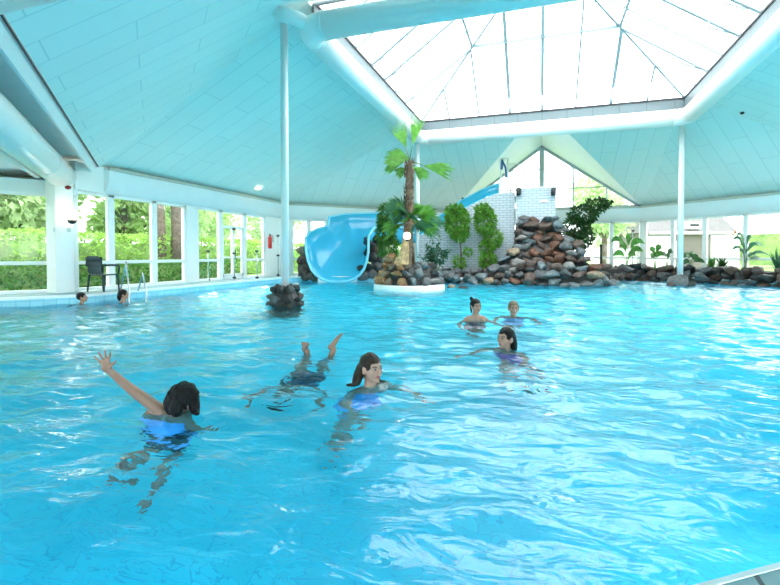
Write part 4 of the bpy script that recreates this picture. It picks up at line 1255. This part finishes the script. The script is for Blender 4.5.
hedge((11.5, 27), (15.5, 22), 1.4, .8, 3000, 'low yellowish garden hedge at the far right outside', 34)

# ------------------------------------------------------------------ people
def remesh(o, vox, it=2):
    m = o.modifiers.new('r', 'REMESH'); m.mode = 'VOXEL'; m.voxel_size = vox
    s_ = o.modifiers.new('s', 'SMOOTH'); s_.iterations = it; s_.factor = .5
    dg = bpy.context.evaluated_depsgraph_get()
    me = bpy.data.meshes.new_from_object(o.evaluated_get(dg))
    o.modifiers.clear(); o.data = me
    for p in me.polygons: p.use_smooth = True
    return o

def cr(pts, rad, k=4):
    """smooth chain through joints"""
    P_ = [V3(p) for p in pts]; out = []; ro = []
    for i in range(len(P_) - 1):
        p0 = P_[max(i - 1, 0)]; p1 = P_[i]; p2 = P_[i + 1]; p3 = P_[min(i + 2, len(P_) - 1)]
        for j in range(k):
            u = j / k; out.append(.5 * (2 * p1 + (p2 - p0) * u + (2 * p0 - 5 * p1 + 4 * p2 - p3) * u * u + (3 * p1 - p0 - 3 * p2 + p3) * u ** 3)); ro.append(rad[i] * (1 - u) + rad[i + 1] * u)
    out.append(P_[-1]); ro.append(rad[-1]); return out, ro

class Person:
    def __init__(s, label, hc, fwd, up=UP, k=1., skin='skin'):
        s.hc = V3(hc); s.k = k; s.skin = skin; s.label = label
        s.f = V3(fwd).normalized(); s.r = s.f.cross(V3(up)).normalized(); s.u = s.r.cross(s.f).normalized()
        s.b = MB(); s.parts = []
    def h(s, x, y, z): return s.hc + (s.r * x + s.f * y + s.u * z) * s.k
    def limb(s, pts, rad, seg=12):
        p, r = cr(pts, rad); s.b.tube(p, r, seg, True)
    def head(s):
        ax = (s.r, s.f, s.u); k = s.k; b = s.b
        def e(c, r): b.ell(s.h(*c), tuple(q * k for q in r), ax, 24, 16)
        e((0, -.014, .028), (.074, .092, .083)); e((0, .022, -.03), (.060, .064, .076)); e((0, .045, -.075), (.034, .038, .032)); e((0, .078, -.088), (.018, .014, .014))
        e((0, .06, .03), (.052, .026, .024)); e((.034, .056, -.022), (.024, .026, .022)); e((-.034, .056, -.022), (.024, .026, .022))
        b.tube([s.h(0, .088, .012), s.h(0, .098, -.01), s.h(0, .108, -.026)], [.008 * k, .010 * k, .013 * k], 10, True)
        e((.012, .094, -.028), (.008, .01, .007)); e((-.012, .094, -.028), (.008, .01, .007))
        e((0, .084, -.052), (.02, .012, .009))
        for sx in (-1, 1): e((sx * .076, -.004, -.008), (.011, .022, .033)); e((sx * .073, .002, -.034), (.008, .01, .01))
        s.parts += ['face']
    def finish(s, vox=.0065):
        base = V3((s.hc.x, s.hc.y, 0)); org['tmp'] = base
        me = bpy.data.meshes.new('person'); me.from_pydata([tuple(V3(p) - base) for p in s.b.v], [], s.b.f); me.update()
        o = bpy.data.objects.new('person', me); COL.objects.link(o); me.materials.append(M[s.skin]); o.location = base; org[o.name] = base
        remesh(o, vox); tag(o, s.label, 'person')
        if 'face' in s.parts:
            ax = (s.r, s.f, s.u); k = s.k
            for sx in (-1, 1):
                g = MB(); g.ell(s.h(sx * .031, .078, .008), (.0145 * k, .011 * k, .0085 * k), ax, 14, 8); ey = g.build('eye', M['eyewhite'], o, True)
                g = MB(); g.ell(s.h(sx * .031, .0845, .008), (.0075 * k, .006 * k, .0078 * k), ax, 12, 8); g.build('iris', M['iris'], ey, True)
                g = MB(); g.tube([s.h(sx * .014, .087, .024), s.h(sx * .032, .088, .029), s.h(sx * .048, .074, .024)], [.003 * k, .0036 * k, .002 * k], 6, True); g.build('eyebrow', s.hairm, o, True)
            g = MB(); g.tube([s.h(-.023, .081, -.052), s.h(-.01, .093, -.049), s.h(0, .095, -.051), s.h(.01, .093, -.049), s.h(.023, .081, -.052)], [.003 * k, .0055 * k, .006 * k, .0055 * k, .003 * k], 8, True)
            g.tube([s.h(-.02, .081, -.054), s.h(0, .094, -.060), s.h(.02, .081, -.054)], [.003 * k, .0065 * k, .003 * k], 8, True)
            g.build('lips', M['lips'], o, True)
        return o
    def hair_cap(s, o, hm, back=(.081, .094, .087), off=(0, -.0225, .0335), extra=None, rough=.006, vox=.006):
        k = s.k; ax = (s.r, s.f, s.u); g = MB()
        g.ell(s.h(*off), tuple(q * k for q in back), ax, 36, 24, lambda q: q * (1 + rough / .085 * noise.noise(V3((q.x * 60, q.y * 12, q.z * 22)))))
        if extra:
            for pts, rad in extra: p, r = cr(pts, rad); g.tube(p, r, 10, True)
        h = g.build('hair', hm, o, True)
        oo = org[h.name]; m = remesh(h, vox, 1)
        return h

W_ = -UP
def torso(p, sh, hip, w=.17, d=.1, k=1.):
    """two side chains and a spine from shoulder centre to hip centre"""
    side = p
    for s_ in (-1, 0, 1):
        a = sh + side * (s_ * w * .55) ; c = hip + side * (s_ * w * .48); m = sh.lerp(hip, .55) + side * (s_ * w * .36)
        yield [a, m, c], [d * .92, d * .82, d]

# 1 woman with the raised arm, back to the camera
hc = at(185, 399.5, 3.42)
fw_ = (FD * .75 + RT * .62 - UP * .15).normalized()
p = Person('person seen from behind with dark wet hair throwing one arm up, nearest on the left', hc, fw_, UP + RT * .2, 1.05, 'skintan'); p.hairm = M['hairdark']
p.head()
sd = RT * .93 - FD * .36   # body right
shc = at(168, 420, 3.42); hip = shc - UP * .50 - RT * .02 + FD * .05
p.limb([p.h(0, -.01, -.06), shc - UP * .02], [.055, .06])
for pts, rad in torso(sd.normalized(), shc, hip, .2, .1): p.limb(pts, rad)
ls = at(158, 409, 3.40)
el_ = at(131, 389, 3.36); wr_ = at(108.5, 370, 3.28)
p.limb([shc + UP * .0, ls, el_, wr_], [.052, .048, .036, .023])
hd = (wr_ - el_).normalized(); hu = (UP * .9 - RT * .25); palm = at(106.5, 366.5, 3.27)
p.b.ell(palm, (.035, .016, .045), ((RT * .8 + FD * .6).normalized(), (FD * .8 - RT * .6).normalized(), UP))
for (a, L, bend) in ((-.75, .062, .2), (-.38, .074, .15), (-.05, .078, .1), (.25, .07, .15)):
    d = (UP * math.cos(a) + RT * math.sin(a)).normalized(); b0 = palm + d * .03 + RT * (a * .02); b1 = b0 + d * L * .55; b2 = b1 + (d - FD * bend).normalized() * L * .5
    p.limb([b0, b1, b2], [.0095, .0085, .007], 8)
d = (RT * .8 + UP * .45).normalized(); p.limb([palm + RT * .012 - UP * .02, palm + d * .045 - UP * .01, palm + d * .075], [.012, .0095, .008], 8)
rs = shc + sd * .17 - UP * .03
q0 = rs + sd * .12 - UP * .42 + FD * .22
p.limb([rs, rs + sd * .09 - UP * .25 + FD * .06, q0], [.055, .042, .028])
p.b.ell(q0 + FD * .07, (.04, .08, .02), (RT, FD, UP))
for s_ in (-1, 1):
    hp_ = hip + sd * (s_ * .09)
    kn = hp_ - UP * .36 + FD * (.12 if s_ < 0 else -.05) - RT * (.10 if s_ < 0 else .0); an = kn - UP * .26 - FD * .2 - RT * (.12 if s_ < 0 else .08)
    p.limb([hp_, kn, an], [.085, .058, .036]); p.limb([an, an - UP * .05 - FD * .02, an - UP * .1 + FD * .1], [.036, .034, .02])
o = p.finish(.006)
p.hair_cap(o, M['hairdark'], (.092, .102, .096), (0, -.022, .03), [([p.h(-.05, -.06, 0.02), p.h(-.05, -.08, -.03), p.h(-.04, -.08, -.06)], [.05, .045, .035]), ([p.h(.0, -.07, .0), p.h(.0, -.09, -.04), p.h(.0, -.08, -.075)], [.055, .05, .035]), ([p.h(.04, -.07, .0), p.h(.06, -.08, -.04), p.h(.06, -.07, -.07)], [.05, .05, .035]),
    ([p.h(.05, .02, .03), p.h(.085, .03, -.02), p.h(.12, .03, -.05), p.h(.165, .02, -.045)], [.05, .042, .03, .014]), ([p.h(-.06, .02, .03), p.h(-.085, .0, -.03), p.h(-.08, -.03, -.08)], [.04, .03, .02]), ([p.h(.03, .0, .1), p.h(.075, .02, .06), p.h(.1, .04, 0)], [.03, .03, .012])], .016, .006)
g = MB()
for pts, rad in torso(sd.normalized(), shc.lerp(hip, .22), hip - UP * .02, .2, .108):
    a, b = cr(pts, [q + .008 for q in rad]); g.tube(a, b, 14, True)
g.build('swim_top', M['suitblue'], o, True)
g = MB()
for s_ in (-1, 1):
    hp_ = hip + sd * (s_ * .09); g.tube([hp_ + UP * .1, hp_ - UP * .02, hp_ - UP * .2], [.112, .115, .095], 14, True)
g.build('swim_shorts', M['suitdark'], o, True)

def bobber(label, px, py, dep, fwd, k, skin, hm, lean, suit, shdrop=.2, tilt=UP, arms=((-1, .2), (1, .2)), vox=.0075):
    """swimmer with head above the water and body hanging below"""
    hc = at(px, py, dep)
    p = Person(label, hc, fwd, tilt, k, skin); p.hairm = hm; p.head()
    fl = V3((p.f.x, p.f.y, 0)).normalized(); side = V3((fl.y, -fl.x, 0))
    sh = hc - UP * shdrop * k - fl * .02; hip = sh + (lean + W_).normalized() * .44 * k
    p.limb([p.h(0, -.012, -.05), p.h(0, -.015, -.1), sh], [.048 * k, .047 * k, .055 * k])
    for pts, rad in torso(side, sh - UP * .05 * k, hip, .17 * k, .088 * k): p.limb(pts, rad)
    p.limb([sh - side * .13 * k - UP * .01, sh, sh + side * .13 * k - UP * .01], [.048 * k, .058 * k, .048 * k])
    for s_, out in arms:
        a = sh + side * (s_ * .15 * k) - UP * .02; e_ = a + side * s_ * .14 * k + fl * .08 * k - UP * .16 * k; h_ = e_ + fl * .18 * k + side * s_ * out * .2 * k - UP * .12 * k
        p.limb([a, e_, h_], [.043 * k, .034 * k, .024 * k]); p.b.ell(h_ + fl * .05 * k, (.03 * k, .06 * k, .014 * k), (side, fl, UP), 10, 8)
        for q in range(4): p.limb([h_ + fl * .09 * k + side * (q - 1.5) * .016 * k, h_ + fl * (.15 + .01 * (q in (1, 2))) * k + side * (q - 1.5) * .022 * k - UP * .01], [.0085 * k, .007 * k], 6)
        p.limb([h_ + fl * .03 * k - side * s_ * .02 * k, h_ + fl * .08 * k - side * s_ * .05 * k], [.010 * k, .008 * k], 6)
    for s_ in (-1, 1):
        a = hip + side * (s_ * .08 * k); kn = a + (lean * .7 + W_).normalized() * .36 * k + fl * .1 * s_ * k; an = kn + (lean * 1.2 + W_).normalized() * .32 * k - fl * .1 * k
        if an.z < -1.28: an.z = -1.28
        p.limb([a, kn, an], [.078 * k, .052 * k, .034 * k]); p.limb([an, an + fl * .1 * k - UP * .05 * k], [.033 * k, .02 * k])
    o = p.finish(vox)
    g = MB()
    for pts, rad in torso(side, sh.lerp(hip, .26), hip, .17 * k, .09 * k):
        a, b = cr(pts, [q + .008 for q in rad]); g.tube(a, b, 12, True)
    for s_ in (-1, 1): g.tube([sh.lerp(hip, .3) + side * s_ * .07 * k + fl * .07 * k, sh + side * s_ * .065 * k + UP * .048 * k, sh.lerp(hip, .3) + side * s_ * .07 * k - fl * .07 * k], .011, 8, True)
    g.build('swimsuit', M[suit], o, True)
    return p, o

# 2 girl facing right of the camera
p, o = bobber('person in front centre, girl with slicked brown hair looking to the right', 371.5, 368.5, 4.15, (-FD * .72 + RT * .62 + UP * .03), 1.13, 'skinpale', M['hairbrown'], -RT * .25 + FD * .0, 'suitblue', .19, UP + RT * .05)
p.hair_cap(o, M['hairbrown'], (.082, .096, .089), (0, -.0215, .0345), [([p.h(.03, -.08, 0), p.h(.05, -.1, -.06), p.h(.06, -.12, -.12)], [.055, .05, .04]), ([p.h(-.03, -.08, 0), p.h(-.05, -.1, -.06), p.h(-.06, -.11, -.12)], [.055, .05, .04]),
    ([p.h(.06, -.02, .02), p.h(.082, -.03, -.04), p.h(.10, -.05, -.115), p.h(.16, -.1, -.125)], [.03, .026, .022, .012]), ([p.h(-.06, -.02, .02), p.h(-.08, -.03, -.04), p.h(-.1, -.03, -.115), p.h(-.15, .0, -.125)], [.03, .024, .02, .01])])
# 3 girl with a bun
p, o = bobber('person with dark hair in a top bun and bare shoulders out of the water', 476, 306.5, 8.05, (-FD * .93 + RT * .22 + UP * .02), 1.13, 'skin', M['hairdark'], V3((0, 0, 0)), 'suitnavy', .185)
p.hair_cap(o, M['hairdark'], (.082, .096, .089), (0, -.0215, .0345), [([p.h(.052, -.04, .112), p.h(.06, -.045, .125)], [.034, .03]), ([p.h(.062, -.03, .03), p.h(.078, -.01, -.03), p.h(.074, 0, -.09)], [.022, .018, .01]), ([p.h(-.062, -.03, .03), p.h(-.078, -.02, -.03)], [.02, .015])])
# 4 fair child
p, o = bobber('person, child with short fair hair facing the camera, behind the others', 513.5, 308.3, 8.7, (-FD * .98 - RT * .1 + UP * .03), 1.22, 'skin', M['hairfair'], V3((0, 0, 0)), 'suitblue', .215)
p.hair_cap(o, M['hairfair'], (.081, .092, .084), (0, -.016, .036))
# 5 girl facing left
p, o = bobber('person with long wet dark hair facing left, nearest of the group of three', 505.5, 338.5, 5.66, (-FD * .62 - RT * .75 + UP * .05), 1.15, 'skin', M['hairdark'], V3((0, 0, 0)) + RT * .15, 'suitpurple', .2)
p.hair_cap(o, M['hairdark'], (.082, .096, .089), (0, -.0215, .0345), [([p.h(.02, -.08, .02), p.h(.03, -.105, -.06), p.h(.03, -.12, -.13)], [.055, .05, .035]), ([p.h(-.02, -.08, .02), p.h(-.03, -.1, -.06), p.h(-.03, -.12, -.13)], [.055, .05, .035]), ([p.h(-.066, -.03, .02), p.h(-.078, -.045, -.05), p.h(-.07, -.06, -.12)], [.03, .03, .02])])
# 6, 7 heads by the left edge
p, o = bobber('person with short dark hair swimming below the left pillar', 82, 297.5, 10.9, (FD * .35 + RT * .9 + UP * .12), 1.05, 'skin', M['hairdark'], -RT * .5, 'suitnavy', .18)
p.hair_cap(o, M['hairdark'], (.082, .096, .089), (0, -.0215, .0345), [([p.h(0, -.08, .0), p.h(0, -.09, -.06)], [.05, .04])])
p, o = bobber('person with thick black hair swimming below the dark chair', 124, 294.5, 11.4, (FD * .25 + RT * .95 + UP * .05), 1.08, 'skin', M['hairdark'], -RT * .5, 'suitblue', .18)
p.hair_cap(o, M['hairdark'], (.088, .1, .092), (0, -.026, .03), [([p.h(0, -.08, .0), p.h(0, -.1, -.06), p.h(0, -.1, -.11)], [.06, .055, .03])], .01)

# 8 diver, only the feet above the water
fa = at(307, 352, 5.5); fb = at(332, 352, 5.4)
mid = (fa + fb) / 2; mid.z = 0
hipd = mid - UP * .72 - FD * .16 - RT * .1
hcd = hipd - FD * .42 - RT * .2 - UP * .3
p = Person('person diving head down with only two bare feet sticking out of the water', hcd, (-UP * .6 - FD * .6 - RT * .2), (-FD * .7 - RT * .3 + UP * .0), 1.0, 'skintan'); p.hairm = M['hairdark']; p.head()
shd = hcd + (hipd - hcd).normalized() * .2; side = RT.copy()
p.limb([hcd, shd], [.05, .055])
for pts, rad in torso(side, shd + (hipd - shd).normalized() * .06, hipd, .17, .09): p.limb(pts, rad)
for s_, ft in ((-1, fa), (1, fb)):
    a = hipd + side * s_ * .085; ank = V3((ft.x, ft.y, .0)); kn = (a + ank) / 2 + FD * .12 - UP * .02
    p.limb([a, kn, ank + UP * .0], [.08, .055, .036])
    if s_ > 0:   # heel left, sole facing left, toes up right
        hl = at(330, 347, 5.4); ball = at(337.5, 338.5, 5.4); toe = at(342, 334, 5.4)
        p.limb([ank, at(333.5, 350, 5.4), hl + RT * .012], [.036, .037, .036]); p.limb([hl + RT * .01, at(334.5, 343, 5.4), ball], [.036, .032, .028]); p.limb([ball, toe], [.026, .014])
        for q in range(3): p.limb([ball + FD * (q - 1) * .025, toe + FD * (q - 1) * .024 - RT * .006 * q], [.014, .010], 8)
    else:
        hl = at(304.5, 348.5, 5.5); p.limb([ank, hl], [.036, .038])
        ball = at(305.5, 345, 5.45); p.limb([hl, ball], [.036, .036])
        for q in range(5): p.limb([ball + RT * (q - 2) * .016, ball + RT * (q - 2) * .019 + UP * (.035 - .004 * q)], [.013, .011], 8)
    sa = shd + side * s_ * .15; p.limb([sa, sa + side * s_ * .2 - UP * .05 - FD * .1, sa + side * s_ * .25 - FD * .35 - UP * .1], [.045, .036, .025])
    h_ = sa + side * s_ * .25 - FD * .35 - UP * .1; p.b.ell(h_ - FD * .06, (.03, .06, .014), (RT, FD, UP), 10, 8)
    for q in range(4): p.limb([h_ - FD * .1 + RT * (q - 1.5) * .016, h_ - FD * .16 + RT * (q - 1.5) * .02], [.0085, .007], 6)
o = p.finish(.007)
p.hair_cap(o, M['hairdark'], (.082, .096, .089), (0, -.0215, .0345), [([p.h(0, -.08, .0), p.h(0, -.1, -.06), p.h(0, -.1, -.14)], [.06, .055, .03])])
g = MB()
for pts, rad in torso(side, shd.lerp(hipd, .3), hipd, .17, .092):
    a, b = cr(pts, [q + .008 for q in rad]); g.tube(a, b, 12, True)
g.build('swimsuit', M['suitnavy'], o, True)

# ------------------------------------------------------------------ daylight
w = bpy.data.worlds.new('overcast sky'); sc.world = w; w.use_nodes = True
bg = w.node_tree.nodes['Background']
bg.inputs['Color'].default_value = (.92, .97, 1, 1); bg.inputs['Strength'].default_value = 1.0
def portal(loc, nrm, sx, sy):
    l = bpy.data.lights.new('daylight_portal', 'AREA'); l.shape = 'RECTANGLE'; l.size = sx; l.size_y = sy; l.cycles.is_portal = True
    o = bpy.data.objects.new('daylight_portal', l); COL.objects.link(o); o.location = loc
    o.rotation_euler = (-V3(nrm)).to_track_quat('Z', 'Y').to_euler()
    return o
def wall_portal(a, b, z0, z1):
    a = V3((*a, 0)); b = V3((*b, 0)); d = (b - a).normalized(); nn = V3((d.y, -d.x, 0)); c = (a + b) / 2
    if nn.dot(V3((0, 8, 0)) - c) < 0: nn = -nn
    l = portal(c - nn * .15 + UP * (z0 + z1) / 2, nn, 1, 1)
    z = -nn; x = UP.cross(z).normalized(); y = z.cross(x)
    l.rotation_euler = Matrix((x, y, z)).transposed().to_euler(); l.data.size = (b - a).length; l.data.size_y = z1 - z0
portal((0, CY, ZG + .1), (0, 0, -1), 2 * HW, 2 * HW)
for a, b in ((OCT[0], OCT[1]), (OCT[1], OCT[2]), (OCT[3], OCT[4]), (OCT[4], OCT[5]), (LOBE[1], LOBE[0]), (LOBE[2], LOBE[1]), (LOBE[4], LOBE[3]), (LOBE[6], LOBE[5])):
    wall_portal(a, b, .3, 2.8)
wall_portal(OCT[2], OCT[3], .3, 7.0)

for lx, ly in ((-6.2, -.6), (-3.4, -.45), (-1.2, .55), (1.6, 2.5), (4.4, 4.4), (7.2, 6.3)):  # added underwater fill lights without fittings, brightening the near pool floor
    l = bpy.data.lights.new('underwater_fill', 'AREA'); l.shape = 'DISK'; l.size = .35; l.energy = 2.5; l.color = (.15, .62, 1)
    o = bpy.data.objects.new('underwater_fill', l); COL.objects.link(o); o.location = (lx - .57 * .12, ly + .82 * .12, -.55)
    o.rotation_euler = (V3((.55, -.8, .12)) if lx > -3 else V3((0, -1, .12))).to_track_quat('Z', 'Y').to_euler()
for lx, ly, dx, dy in ((-10.1, 12.5, 1, 0), (-10.1, 15.5, 1, 0), (10.1, 10.5, -1, 0), (10.1, 13.5, -1, 0), (10.1, 16.5, -1, 0)):  # more added fill lights along both sides, lifting the dark middle of the pool
    l = bpy.data.lights.new('underwater_fill', 'AREA'); l.shape = 'DISK'; l.size = .35; l.energy = 4.5; l.color = (.3, .85, .9)
    o = bpy.data.objects.new('underwater_fill', l); COL.objects.link(o); o.location = (lx, ly, -1.0)
    o.rotation_euler = V3((-dx, -dy, .15)).to_track_quat('Z', 'Y').to_euler()
sc.view_settings.view_transform = 'Standard'; sc.view_settings.look = 'None'; sc.view_settings.gamma = 1; sc.view_settings.use_curve_mapping = False
sc.view_settings.exposure = 2.88
cy = sc.cycles
cy.use_denoising = True
cy.max_bounces = 14; cy.diffuse_bounces = 6; cy.glossy_bounces = 6; cy.transmission_bounces = 10; cy.transparent_max_bounces = 24
cy.caustics_refractive = True; cy.caustics_reflective = True; cy.blur_glossy = .3
cy.sample_clamp_indirect = 8
